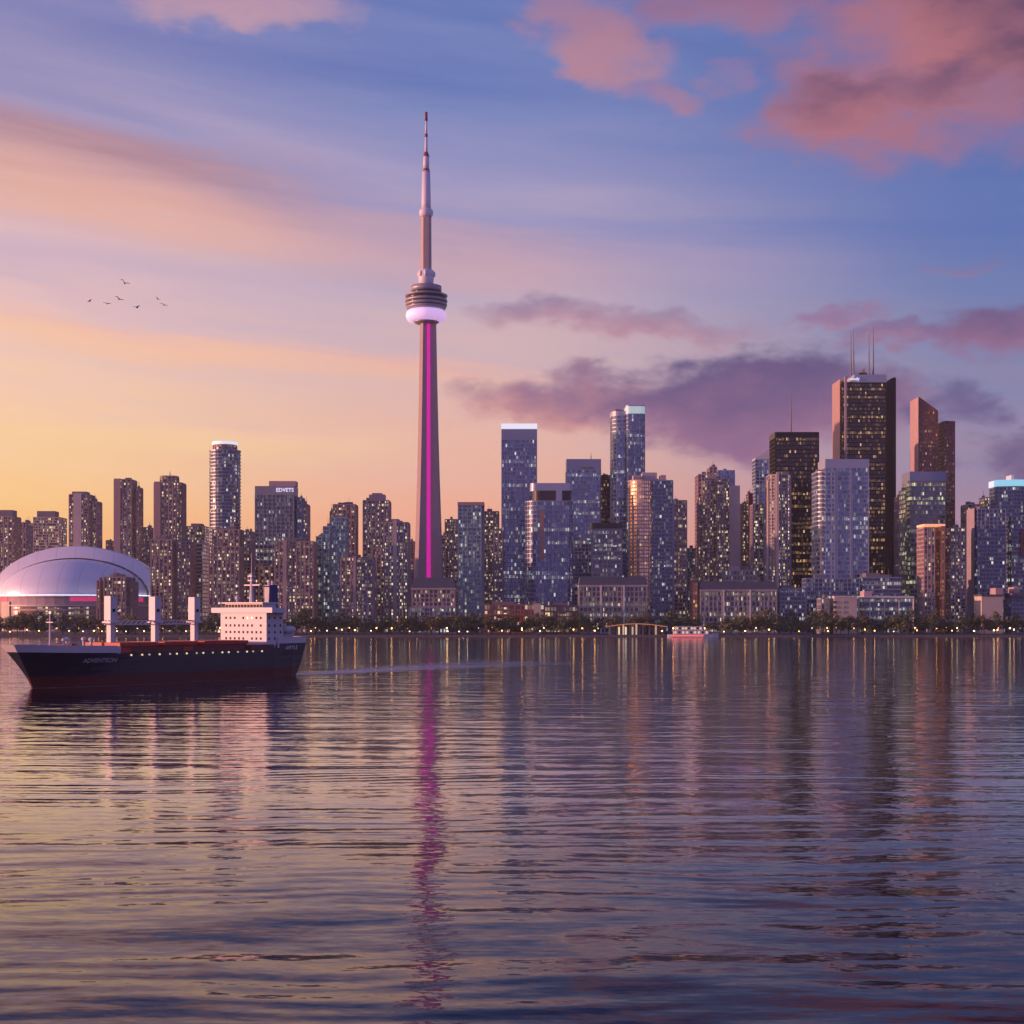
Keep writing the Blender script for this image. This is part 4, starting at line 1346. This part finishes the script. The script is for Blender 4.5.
# ------------------------------------------------------------------ cargo ship
def cargo_ship():
    HX = Vector((-0.5736, -0.8192))
    mid = Vector((-129.5, 384.0)) - HX * 50.0
    rz = math.atan2(HX.y, HX.x)
    root = thing('cargo_ship', 'dark navy cargo ship with white superstructure and three crane posts', 'ship', (mid.x - 1.5, mid.y, 0), rz)
    root.scale = (0.93, 1.04, 1.0)
    navy = wall_mat('navy_hull_paint', (0.012, 0.016, 0.035), 0.42, 0.5, 0, 0.5, 0.3)
    boot = wall_mat('oxide_red_boot_paint', (0.10, 0.016, 0.018), 0.5, 0.3, 0, 0.4, 0.3)
    whitep = wall_mat('ship_white_paint', (0.58, 0.55, 0.60), 0.45, 0.07, 0, 0.4, 0.4)
    redp = wall_mat('hatch_red_paint', (0.50, 0.06, 0.035), 0.55, 0.25, 0, 0.4, 0.3)
    deckp = wall_mat('deck_red_paint', (0.20, 0.05, 0.045), 0.7, 0.3, 0, 0.4, 0.3)
    bluep = wall_mat('funnel_blue_paint', (0.02, 0.04, 0.16), 0.4, 0.1)
    dark = wall_mat('ship_dark_glass', (0.012, 0.012, 0.02), 0.5, 0.1, 0, 0.1)
    lampm = glow_mat('deck_lamp_light', (1.0, 0.72, 0.38), 1.0, 'NONE')
    lampdim = glow_mat('dim_deck_lamp_light', (1.0, 0.66, 0.34), 0.5, 'NONE')
    # stations: x, half breadth at deck, half breadth at waterline, deck z ; bow rake added at deck
    ST_ = [(-52.5, 6.2, 3.0, 11.0), (-51, 8.0, 6.0, 11.0), (-46, 9.6, 8.6, 11.0), (-37.5, 10, 9.8, 11.0), (-36, 10, 10, 9.2), (-20, 10, 10, 9.2), (0, 10, 10, 9.2), (20, 10, 9.9, 9.2),
           (29, 10, 9.2, 9.2), (31, 9.9, 8.8, 9.5), (38, 8.9, 6.3, 9.6), (44, 7.0, 3.6, 9.8), (48.5, 4.9, 1.7, 10.0), (52, 2.4, 0.25, 10.1)]
    ST_ = [(a, b, c, d) for a, b, c, d in ST_]
    Z = [-1.5, 0.0, 2.4, 2.4, 5.5]
    rows = []
    for (x, bd, bw, zd) in ST_:
        zs = [-1.5, 0.0, 1.6, 3.1, 4.6, 6.8, zd]
        row = []
        for z in zs:
            s = max(0.0, z / zd)
            hb = bw + (bd - bw) * s ** 1.5
            rake = 0.0
            if x > 38:
                rake = (x - 38) / 14.0 * 7.0 * s ** 1.2
            if x < -46:
                rake = (x + 46) / 6.5 * 3.6 * (1 - (1 - min(1.0, s)) ** 2.4)
            if z < 0:
                hb *= 0.97
            row.append((x + rake, hb, z))
        rows.append(row)
    m = MB()
    nz = len(rows[0])
    for i in range(len(rows) - 1):
        for j in range(nz - 1):
            a, b, c, d = rows[i][j], rows[i + 1][j], rows[i + 1][j + 1], rows[i][j + 1]
            mi = 1 if j < 3 else 0
            m.face([(p[0], -p[1], p[2]) for p in (a, b, c, d)], None, mi)
            m.face([(p[0], p[1], p[2]) for p in (d, c, b, a)], None, mi)
        a, b = rows[i][-1], rows[i + 1][-1]
        m.face([(a[0], -a[1], a[2]), (b[0], -b[1], b[2]), (b[0], b[1], b[2]), (a[0], a[1], a[2])], None, 2)
    for r_, flip in ((rows[0], False), (rows[-1], True)):
        for j in range(nz - 1):
            a, b = r_[j], r_[j + 1]
            q = [(a[0], a[1], a[2]), (a[0], -a[1], a[2]), (b[0], -b[1], b[2]), (b[0], b[1], b[2])]
            m.face(list(reversed(q)) if flip else q, None, 1 if j < 3 else 0)
    hull = m.obj('hull', [navy, boot, deckp], root)

    # bulwarks: thin curved walls following the deck edge
    def bulwark(idx, h, name, mat, lean=0.35):
        mb = MB()
        pts = [rows[i][-1] for i in idx]
        for sg in (1, -1):
            for i in range(len(pts) - 1):
                p, q = pts[i], pts[i + 1]
                lo0, lo1 = (p[0], sg * (p[1] + 0.03), p[2] - 0.3), (q[0], sg * (q[1] + 0.03), q[2] - 0.3)
                fx = lambda u: u[0] + (max(0, u[0] - 45) * 0.10)
                hi0, hi1 = (fx(p), sg * (p[1] + lean), p[2] + h), (fx(q), sg * (q[1] + lean), q[2] + h)
                ins = lambda u: (u[0], u[1] - sg * 0.22, u[2])
                for f in ([lo0, lo1, hi1, hi0], [ins(hi0), ins(hi1), ins(lo1), ins(lo0)], [hi0, hi1, ins(hi1), ins(hi0)]):
                    mb.face(f if sg < 0 else list(reversed(f)))
        p = pts[-1] if idx[-1] == len(rows) - 1 else pts[0]
        fx = p[0] + max(0, p[0] - 45) * 0.10
        q = [(p[0], p[1] + 0.03, p[2] - 0.3), (p[0], -p[1] - 0.03, p[2] - 0.3), (fx, -p[1] - lean, p[2] + h), (fx, p[1] + lean, p[2] + h)]
        mb.face(q)
        mb.obj(name, mat, root)
    bulwark(list(range(8, 14)), 1.7, 'bow_bulwark', whitep)
    bulwark(list(range(0, 4)), 1.7, 'stern_bulwark', whitep, 0.05)
    # hatch coamings and covers
    for (x0, x1) in ((12.5, 27), (-4, 9.5), (-26, -7), ):
        c = MB()
        c.box(x0, x1, -7.4, 7.4, 9.2, 10.9)
        c.obj('hatch_coaming', deckp, root)
        c = MB()
        nseg = 4
        for k in range(nseg):
            a = x0 - 0.3 + (x1 - x0 + 0.6) * k / nseg
            b = x0 - 0.3 + (x1 - x0 + 0.6) * (k + 1) / nseg
            c.box(a, b - 0.15, -7.8, 7.8, 10.9, 11.9)
        c.obj('hatch_cover', redp, root)
    # red side rail plating along the main deck
    for (x0, x1, mt) in ((-36, -22, deckp), (-22, 0, deckp), (0, 4, redp), (4, 25, deckp), (25, 29.5, redp), (-26, -22, redp)):
        c = MB()
        c.box(x0, x1 - 0.05, 9.72, 9.9, 9.15, 10.5)
        c.box(x0, x1 - 0.05, -9.9, -9.72, 9.15, 10.5)
        c.obj('side_rail', mt, root)
    # deck edge lamps on the side facing the camera
    for k in range(16):
        x = -30 + 55 * k / 15.0
        c = MB()
        c.lathe([(0.05, -0.28), (0.27, -0.12), (0.3, 0.05), (0.18, 0.25)], 8)
        link('deck_lamp', c.mesh('deck_lamp', [lampm if k % 5 not in (1, 3) else lampdim], True), None, root, (x + 0.5 * math.sin(k * 2.1), 10.18, 8.45))
    # crane posts
    for x in (23.5, 6.0, -10.5):
        c = MB()
        c.box(x - 0.85, x + 0.85, -0.85, 0.85, 9.2, 17.6)
        c.obj('crane_post', whitep, root)
        c = MB()
        c.box(x - 1.3, x + 1.3, -1.3, 1.3, 17.9, 25.1)
        h_ = c.obj('crane_house', whitep, root)
        w_ = MB()
        w_.box(x - 0.5, x + 0.5, 1.28, 1.36, 20.6, 21.5)
        w_.obj('window', dark, h_)
        c = MB()
        c.box(x - 1.75, x + 1.75, -1.75, 1.75, 17.4, 17.9)
        c.obj('crane_platform', whitep, root)
    for (a, b) in ((25.2, 7.7), (4.3, -8.8)):
        c = MB()
        for yy in (-0.7, 0.7):
            for zz_ in (16.95, 18.05):
                c.tube((a, yy, zz_), (b, yy, zz_), 0.17)
            nst = 9
            for k in range(nst):
                xa, xb = a + (b - a) * k / nst, a + (b - a) * (k + 1) / nst
                c.tube((xa, yy, 16.95), (xb, yy, 18.05), 0.10, n=6)
        c.obj('crane_boom', whitep, root)
    # superstructure
    SX0, SX1 = -40.5, -32.5
    c = MB()
    c.box(SX0, SX1, -9.8, 9.8, 9.2, 20.4)
    sup = c.obj('superstructure', whitep, root)
    c = MB()
    c.box(SX1, SX1 + 2.6, -9.8, 9.8, 9.2, 11.0)
    c.obj('deck_step', whitep, sup)
    for r_i, z in enumerate((11.9, 13.9, 16.0, 18.4)):
        for k in range(9):
            if (r_i, k) in ((3, 3), (0, 5), (2, 7)):
                continue
            y = -7.4 + 14.8 * k / 8
            w_ = MB()
            w_.box(SX1 - 0.05, SX1 + 0.07, y - 0.34, y + 0.34, z, z + 0.75)
            w_.obj('window', dark if (r_i, k) not in ((3, 5), (3, 6)) else lampm, sup)
        for k in range(3):
            x = SX0 + 1.4 + 2.7 * k
            w_ = MB()
            w_.box(x - 0.3, x + 0.3, 9.75, 9.87, z, z + 0.75)
            w_.obj('window', dark, sup)
    c = MB()
    c.box(SX0 - 0.5, SX1 + 1.0, -13.0, 13.0, 20.4, 20.8)
    c.box(SX1 + 0.7, SX1 + 1.0, -13.0, 13.0, 20.8, 22.0)
    c.box(SX0 + 3, SX1 + 0.7, 12.7, 13.0, 20.8, 22.0)
    c.box(SX0 + 3, SX1 + 0.7, -13.0, -12.7, 20.8, 22.0)
    c.obj('bridge_wing', whitep, root)
    c = MB()
    c.box(SX0 + 1.5, SX1 - 0.2, -8.0, 8.0, 20.8, 23.3)
    br = c.obj('bridge', whitep, root)
    c = MB()
    c.box(SX0 + 0.8, SX1 + 0.7, -8.8, 8.8, 23.3, 23.7)
    c.obj('roof', whitep, br)
    for k in range(12):
        y = -7.3 + 14.6 * k / 11
        w_ = MB()
        w_.box(SX1 - 0.25, SX1 - 0.12, y - 0.52, y + 0.52, 22.05, 23.0)
        w_.obj('window', dark, br)
    # funnel, mast, radar
    c = MB()
    rr = sh_rr(3.6, 1.2, 1.2, 1.2, 1.2, 4)(4.4)
    fx = [(p[1] - 44.4, p[0] + 2.6) for p in rr][::-1]
    c.prism(fx, 9.5, 29.3)
    fu = c.obj('funnel', bluep, root)
    for yy in (1.8, 3.4):
        c = MB()
        c.tube((-42.6, yy, 29.2), (-42.6, yy, 30.6), 0.42)
        c.obj('exhaust_pipe', whitep, fu)
    c = MB()
    c.tube((-36.4, 0.0, 23.6), (-36.4, 0.0, 33.0), 0.75, 0.35)
    c.box(-36.7, -36.1, -3.0, 3.6, 29.0, 29.4)
    mast = c.obj('mast', whitep, root)
    c = MB()
    c.tube((-36.4, 0, 33), (-36.4, 0, 39.5), 0.12, 0.06)
    c.obj('antenna', whitep, mast)
    for z in (30.4, 31.8):
        c = MB()
        c.box(-37.3, -35.5, -0.9, 0.9, z, z + 0.45)
        c.obj('radar', whitep, mast)
    c = MB()
    c.lathe([(0.3, 23.7), (0.35, 24.4), (0.8, 24.9), (0.8, 25.4), (0.3, 25.9)], 12, -35.2, -5.0)
    c.obj('radome', whitep, root)
    # stern decks with lifeboat and stair tower
    for i, (x0, z0, z1) in enumerate(((-45.6, 11.0, 13.4), (-44.2, 13.4, 15.8), (-42.6, 15.8, 18.2))):
        c = MB()
        c.box(x0, SX0, -8.6 + i, 8.6 - i, z0, z1 - 0.25)
        c.box(x0 - 1.2, SX0, -9.0 + i, 9.0 - i, z1 - 0.25, z1)
        c.obj('stern_deck', whitep, root)
    lb = MB()
    lb.lathe([(0.1, -3.0), (0.9, -2.4), (1.25, -1.0), (1.25, 1.0), (0.9, 2.4), (0.1, 3.0)], 12)
    me = lb.mesh('lifeboat', [whitep], True)
    for sg in (1, -1):
        o = link('lifeboat', me, None, root, (-44.6, sg * 8.6, 15.0))
        o.rotation_euler = (0, R(90), 0)
    for x, y in ((-48.4, 6.0), (-50.5, 4.0), (-50, 1.0)):
        c = MB()
        c.lathe([(0.7, 11.0), (0.7, 12.9), (1.1, 13.1), (1.1, 13.9), (0.5, 14.3)], 12, x, y)
        c.obj('ventilator', whitep, root)
    c = MB()
    c.prism([(-38.2, 10.0), (-37.4, 10.0), (-37.4, 10.15), (-38.2, 10.15)], 9.3, 12.6)
    c.obj('gangway', whitep, root)
    # foremast and bow fittings
    c = MB()
    c.tube((45.8, 0, 9.8), (45.8, 0, 20.2), 0.32, 0.18)
    c.box(45.6, 46.0, -1.4, 1.4, 17.6, 17.85)
    fm = c.obj('foremast', whitep, root)
    c = MB()
    c.lathe([(0.1, 19.9), (0.35, 20.2), (0.35, 20.6), (0.1, 20.8)], 8, 45.8, 0)
    c.obj('masthead_lamp', lampm, fm)
    for x, y in ((43, 2.5), (38, -2.0), (34, 3.5), (31, -3.0)):
        c = MB()
        c.lathe([(0.4, 9.7), (0.4, 12.4), (0.75, 12.6), (0.75, 13.2), (0.3, 13.5)], 10, x, y)
        c.obj('ventilator', whitep, root)
    c = MB()
    c.box(39, 42, -3, 3, 9.7, 11.4)
    c.tube((40.5, -3.6, 11.0), (40.5, 3.6, 11.0), 0.9)
    c.obj('windlass', deckp, root)
    # anchor in its recess
    c = MB()
    c.lathe([(1.0, 0), (1.0, 0.25)], 14)
    o = c.obj('anchor_recess', dark, root, (43.8, 4.35, 5.5))
    o.rotation_euler = (R(-90) + R(18), 0, R(-30))
    # lettering
    greyt = wall_mat('hull_lettering_grey', (0.36, 0.34, 0.40), 0.6, 0.05)
    whitet = wall_mat('hull_lettering_white', (0.75, 0.72, 0.72), 0.6, 0.05)

    def hull_pt(x, z):
        """point and outward normal of the port side at station x, height z"""
        def hb(xx, zz_):
            for i in range(len(ST_) - 1):
                if ST_[i][0] <= xx <= ST_[i + 1][0]:
                    t_ = (xx - ST_[i][0]) / (ST_[i + 1][0] - ST_[i][0])
                    bd = ST_[i][1] + t_ * (ST_[i + 1][1] - ST_[i][1])
                    bw = ST_[i][2] + t_ * (ST_[i + 1][2] - ST_[i][2])
                    zd = ST_[i][3] + t_ * (ST_[i + 1][3] - ST_[i][3])
                    return bw + (bd - bw) * (zz_ / zd) ** 1.5
            return 10
        y = hb(x, z)
        gx = (hb(x + 1, z) - hb(x - 1, z)) / 2
        gz = (hb(x, z + 0.5) - hb(x, z - 0.5))
        return Vector((x, y, z)), Vector((-gx, 1, -gz)).normalized()

    def text(body, x, z, size, mat, space=1.0, shear=0.0):
        p, n_ = hull_pt(x, z)
        cu = bpy.data.curves.new('lettering', 'FONT')
        cu.body = body
        cu.size = size
        cu.shear = shear
        cu.space_character = space
        cu.extrude = 0.03
        cu.offset = 0.03
        cu.align_x = 'CENTER'
        cu.align_y = 'CENTER'
        cu.materials.append(mat)
        o = link('lettering', cu, None, hull)
        up = Vector((0, 0, 1))
        up = (up - n_ * up.dot(n_)).normalized()
        right = up.cross(n_)
        mt = Matrix((right, up, n_)).transposed().to_4x4()
        mt.translation = p + n_ * 0.16
        mt.translation = p + n_ * 0.3
        o.matrix_local = mt
        meshify(o)
    text('ADVENTEON', 35.5, 7.2, 1.75, greyt, 1.0, 0.25)
    text('ANYLE', -44.5, 9.3, 1.7, whitet, 1.3)
    # wake and bow wave on the water
    fm_, t, b = principled('wake_foam')
    g = t.node('ShaderNodeNewGeometry')
    n1 = t.noise(t.vm('MULTIPLY', g.outputs['Position'], (0.5, 0.5, 1)), 1.0, 6.0, 0.7)[0]
    uv = t.node('ShaderNodeUVMap')
    u, v, _ = t.sep(uv.outputs[0])
    edge = t.m('SUBTRACT', 1.0, t.m('ABSOLUTE', t.m('SUBTRACT', t.m('MULTIPLY', v, 2.0), 1.0)))
    a = t.m('MULTIPLY', t.smooth(t.m('ADD', n1, t.m('MULTIPLY', edge, 0.35)), 0.38, 0.75), t.m('POWER', t.m('SUBTRACT', 1.0, u), 0.6))
    t.put(b.inputs['Alpha'], t.m('MULTIPLY', a, 0.55))
    b.inputs['Base Color'].default_value = (0.80, 0.78, 0.80, 1)
    b.inputs['Roughness'].default_value = 0.6
    mb = MB()

    def ribbon(pts, w0, w1):
        n_ = len(pts)
        for i in range(n_ - 1):
            p, q = Vector(pts[i]), Vector(pts[i + 1])
            d = (q - p).normalized()
            s = Vector((-d.y, d.x))
            wa = w0 + (w1 - w0) * i / (n_ - 1)
            wb = w0 + (w1 - w0) * (i + 1) / (n_ - 1)
            ua, ub = i / (n_ - 1), (i + 1) / (n_ - 1)
            mb.face([(p + s * -wa).to_3d() + Vector((0, 0, 0.05)), (q + s * -wb).to_3d() + Vector((0, 0, 0.05)), (q + s * wb).to_3d() + Vector((0, 0, 0.05)), (p + s * wa).to_3d() + Vector((0, 0, 0.05))],
                    [(ua, 0), (ub, 0), (ub, 1), (ua, 1)])
    ribbon([(-50 - 7 * k, -0.02 * k * k + 1.0 * math.sin(k * 0.6)) for k in range(24)], 7.0, 38)
    ribbon([(52 - 3.5 * k, 0.7 + 10.3 * (1 - math.exp(-k * 0.28))) for k in range(26)], 0.5, 0.9)
    wk = mb.obj('wake', fm_)
    wk['kind'] = 'stuff'
    wk.location = root.location
    wk.rotation_euler = root.rotation_euler


cargo_ship()


# ------------------------------------------------------------------ trees, lamps, birds
SEG = [(-40, 29, "the salmon end wall of the stadium"), (29, 97, "the lit window rows of the stadium"), (97, 142, "the small crenellated tower"),
       (142, 197, "the slab tower beside the dome"), (197, 252, "the slab below the round tower"), (252, 318, "the slab below the lettered tower"),
       (318, 378, "the teal stepped tower"), (378, 411, "the grey striped tower"), (411, 457, "the needle tower foot"), (457, 485, "the slim teal tower"),
       (485, 527, "the red brick shops"), (527, 578, "the orange lit block"), (578, 648, "the first long lowrise"), (648, 693, "the gap by the pavilion"),
       (693, 735, "the left half of the second long lowrise"), (735, 777, "the right half of the second long lowrise"), (777, 817, "the dim plain wing"), (817, 858, "the cream block"),
       (858, 915, "the glazed white hall"), (915, 970, "the orange cornered tower"), (970, 1004, "the tan windowless block"), (1004, 1080, "the dark hall at the right edge")]
ORD = ['first', 'second', 'third', 'fourth', 'fifth', 'sixth', 'seventh', 'eighth', 'ninth', 'tenth']
count = {}


def place_label(kind, px, row=''):
    for a, b, s in SEG:
        if a <= px < b:
            k = (kind, row, s)
            count[k] = count.get(k, 0) + 1
            return f"{ORD[min(9, count[k] - 1)]} {kind} from left{row} before {s}"
    return f"{kind} at the edge of the shore{row}"


bark = wall_mat('tree_bark', (0.07, 0.05, 0.04), 0.9)
LEAF = []
for i, c in enumerate(((0.105, 0.12, 0.04), (0.12, 0.11, 0.035), (0.08, 0.11, 0.045))):
    m, t, b = principled('tree_leaves')
    g = t.node('ShaderNodeNewGeometry')
    r_ = t.noise(g.outputs['Position'], 0.45, 3.0, 0.6)[0]
    t.put(b.inputs['Base Color'], t.vm('SCALE', c, scale=t.m('ADD', 0.45, t.m('MULTIPLY', r_, 1.1))))
    b.inputs['Roughness'].default_value = 0.7
    LEAF.append(m)


def tree_meshes(rng, h, r, leaf):
    tr = MB()
    th = h * rng.uniform(0.26, 0.34)
    tr.tube((0, 0, -0.2), (0.1, 0, th), 0.32, 0.22, 7)
    limbs = []
    for k in range(6):
        a = 2 * math.pi * k / 6 + rng.uniform(-0.4, 0.4)
        e = (math.cos(a) * r * rng.uniform(0.35, 0.6), math.sin(a) * r * rng.uniform(0.35, 0.6), th + (h - th) * rng.uniform(0.25, 0.65))
        tr.tube((0.1, 0, th - 0.3), e, 0.16, 0.05, 5)
        limbs.append(e)
    cr = MB()
    clumps = [(Vector(e), r * rng.uniform(0.3, 0.45)) for e in limbs]
    for k in range(13):
        z = rng.uniform(0.0, 1.0)
        rr = r * math.sqrt(max(0.05, 1 - (2 * z - 0.85) ** 2)) * rng.uniform(0.35, 0.9)
        a = rng.uniform(0, 2 * math.pi)
        clumps.append((Vector((math.cos(a) * rr, math.sin(a) * rr, th * 0.85 + (h - th) * (0.08 + z * 0.86))), r * rng.uniform(0.24, 0.42)))
    for c, cr_ in clumps:
        for k in range(46):
            d = Vector((rng.gauss(0, 1), rng.gauss(0, 1), rng.gauss(0, 0.8)))
            d = d.normalized() * cr_ * rng.uniform(0.4, 1.0)
            p = c + d
            n = (d.normalized() + Vector((rng.uniform(-1, 1), rng.uniform(-1, 1), rng.uniform(-0.3, 1))) * 0.7).normalized()
            a = n.orthogonal().normalized()
            b = n.cross(a)
            s = rng.uniform(0.35, 0.7)
            cr.face([p - a * s, p + b * s * 0.7, p + a * s, p - b * s * 0.7])
    return tr.mesh('trunk', [bark]), cr.mesh('crown', [leaf])


rng = random.Random(11)
PROTO = [tree_meshes(rng, h, r, LEAF[i % 3]) for i, (h, r) in enumerate(((14, 6.5), (16, 7.0), (18, 7.2), (12, 6.0), (16, 7.8), (10, 5.6)))]
plan = []
px = -24.0
while px < 1060:
    plan.append((px, SHORE + rng.uniform(18, 32), 0))
    px += rng.uniform(7, 13)
px = -20.0
while px < 1060:
    plan.append((px, SHORE + rng.uniform(44, 66), 1))
    px += rng.uniform(8, 15)
plan.sort()
for (px, Y, row) in plan:
    if 604 < px < 722 and row == 0:
        continue
    i = rng.randrange(len(PROTO)) if row == 0 else rng.choice((1, 2, 4))
    if row == 0 and rng.random() < 0.08:
        continue
    s = rng.uniform(0.7, 1.35)
    root = thing('tree', place_label('dark tree', px, ', front row,' if row == 0 else ', back row,'), 'tree', (xpx(px, Y), Y, GZ + 0.05), rng.uniform(0, 6.28), 'trees along the far shore')
    root.scale = (s * rng.uniform(0.9, 1.2), s * rng.uniform(0.9, 1.2), s)
    link('trunk', PROTO[i][0], None, root)
    link('crown', PROTO[i][1], None, root)

lampglow = glow_mat('shore_lamp_light', (1.0, 0.42, 0.10), 11.0, 'AUTO')
lampwhite = glow_mat('shore_lamp_white_light', (1.0, 0.66, 0.34), 8.0, 'AUTO')
post = MB()
post.tube((0, 0, 0), (0, 0, 3.3), 0.11, 0.08)
post.lathe([(0.28, 0), (0.2, 0.3), (0.12, 0.5)], 8)
post = post.mesh('pole', [W['dark']])
glb = MB()
glb.lathe([(0.15, 3.25), (0.42, 3.4), (0.52, 3.75), (0.42, 4.1), (0.12, 4.25)], 12)
globe_o, globe_w = glb.mesh('lamp_globe', [lampglow], True), glb.mesh('lamp_globe', [lampwhite], True)
cap = MB()
cap.lathe([(0.5, 4.12), (0.35, 4.3), (0.05, 4.42)], 12)
cap = cap.mesh('lamp_cap', [W['dark']])
front = [-8, 10, 27, 39, 69, 83, 94, 102, 117, 126, 144, 186, 219, 311, 327, 342, 355, 371, 409.6, 447.5, 459, 467.5, 502, 522, 540, 573.5, 594.7, 662, 724, 745, 769, 799, 828, 865, 874.6, 893.6, 917, 952, 974, 994, 997.5, 1014, 1033]
rng2 = random.Random(5)
for px in front:
    D = SHORE + rng2.uniform(2.5, 8.5)
    root = thing('street_lamp', place_label('shore lamp', px, ''), 'street lamp', (xpx(px, D), D, GZ + 0.04), 0, 'lamps along the shore')
    w_ = rng2.choice((0.6, 0.75, 0.9, 1.0, 1.35))
    root.scale = (w_, w_, rng2.uniform(0.8, 1.3))
    link('pole', post, None, root)
    link('lamp_globe', globe_o if rng2.random() < 0.7 else globe_w, None, root)
    link('lamp_cap', cap, None, root)
px = -16.0
while px < 1045:
    D = SHORE + rng2.uniform(36, 80)
    if not 600 < px < 670:
        root = thing('street_lamp', place_label('park lamp', px, ''), 'street lamp', (xpx(px, D), D, GZ + 0.09), 0, 'lamps in the shore park')
        root.scale = (1.25, 1.25, 1.5)
        link('pole', post, None, root)
        link('lamp_globe', globe_o if rng2.random() < 0.55 else globe_w, None, root)
        link('lamp_cap', cap, None, root)
    px += rng2.uniform(9, 22)

feather = wall_mat('dark_feathers', (0.04, 0.03, 0.035), 0.7)


def bird_mesh(lift_l, lift_r):
    """body and both wings as one closed skin: a wing-span loft thickened at the body"""
    m = MB()
    N = 14
    rows = []
    for i in range(N + 1):
        s = -1 + 2 * i / N
        a = abs(s)
        lift = lift_l if s < 0 else lift_r
        x = s * 0.75
        z = lift * 0.75 * (math.sin(min(1, a * 1.9) * math.pi / 2) * 0.7 - max(0, a - 0.5) * 0.5)
        body = math.exp(-(s / 0.11) ** 2)
        ch = 0.16 * (1 - 0.75 * a ** 2) + 0.17 * body
        th = 0.012 * (1 - a * 0.6) + 0.075 * body
        yo = -0.12 * max(0, a - 0.4)
        ring = []
        for k in range(8):
            t_ = 2 * math.pi * k / 8
            ring.append((x, yo + ch * math.cos(t_), z + th * math.sin(t_)))
        rows.append(ring)
    for i in range(N):
        for k in range(8):
            j = (k + 1) % 8
            m.face([rows[i][k], rows[i][j], rows[i + 1][j], rows[i + 1][k]])
    m.face(rows[0])
    m.face(list(reversed(rows[-1])))
    return m.mesh('bird', [feather], True)


for (px, py, D, ll, lr, rz, lab) in (
        (124.5, 283.5, 235, 0.75, 0.25, 20, 'topmost dark bird of the flock with one wing raised'),
        (89.7, 301.0, 330, 0.3, -0.1, 150, 'leftmost small dark bird of the flock'),
        (107.3, 303.8, 300, 0.2, 0.2, 10, 'dark bird between the leftmost one and the middle of the flock'),
        (119.0, 299.3, 260, 0.55, 0.1, 30, 'dark bird in the middle of the flock'),
        (136.8, 307.5, 270, 0.15, 0.5, -15, 'lowest dark bird of the flock with raised right wing'),
        (163.8, 305.0, 300, 0.35, 0.05, 10, 'rightmost dark bird of the flock'),
        (157.7, 299.3, 420, 0.7, 0.2, 40, 'faint small bird above the rightmost one')):
    o = link('bird', bird_mesh(ll, lr), None, None, (xpx(px, D), D, zpx(py, D)))
    o.rotation_euler = (R(-6), R(8), R(rz))
    o.scale = (1.2, 1.2, 1.5)
    tag(o, lab, 'bird', 'birds over the lake')


# ------------------------------------------------------------------ evening air over the lake and city
HAZE = 0.00004
if HAZE > 0:
    hm = bpy.data.materials.new('evening_haze')
    hm.use_nodes = True
    t = NT(hm.node_tree)
    out = t.node('ShaderNodeOutputMaterial')
    pv = t.node('ShaderNodeVolumePrincipled')
    pv.inputs['Color'].default_value = (0.80, 0.82, 0.95, 1)
    pv.inputs['Density'].default_value = HAZE
    pv.inputs['Anisotropy'].default_value = 0.2
    t.link(pv.outputs[0], out.inputs['Volume'])
    hb = MB()
    hb.box(-1500, 1500, -260, 2700, -4, 620)
    hz = hb.obj('haze', hm)
    hz['kind'] = 'stuff'
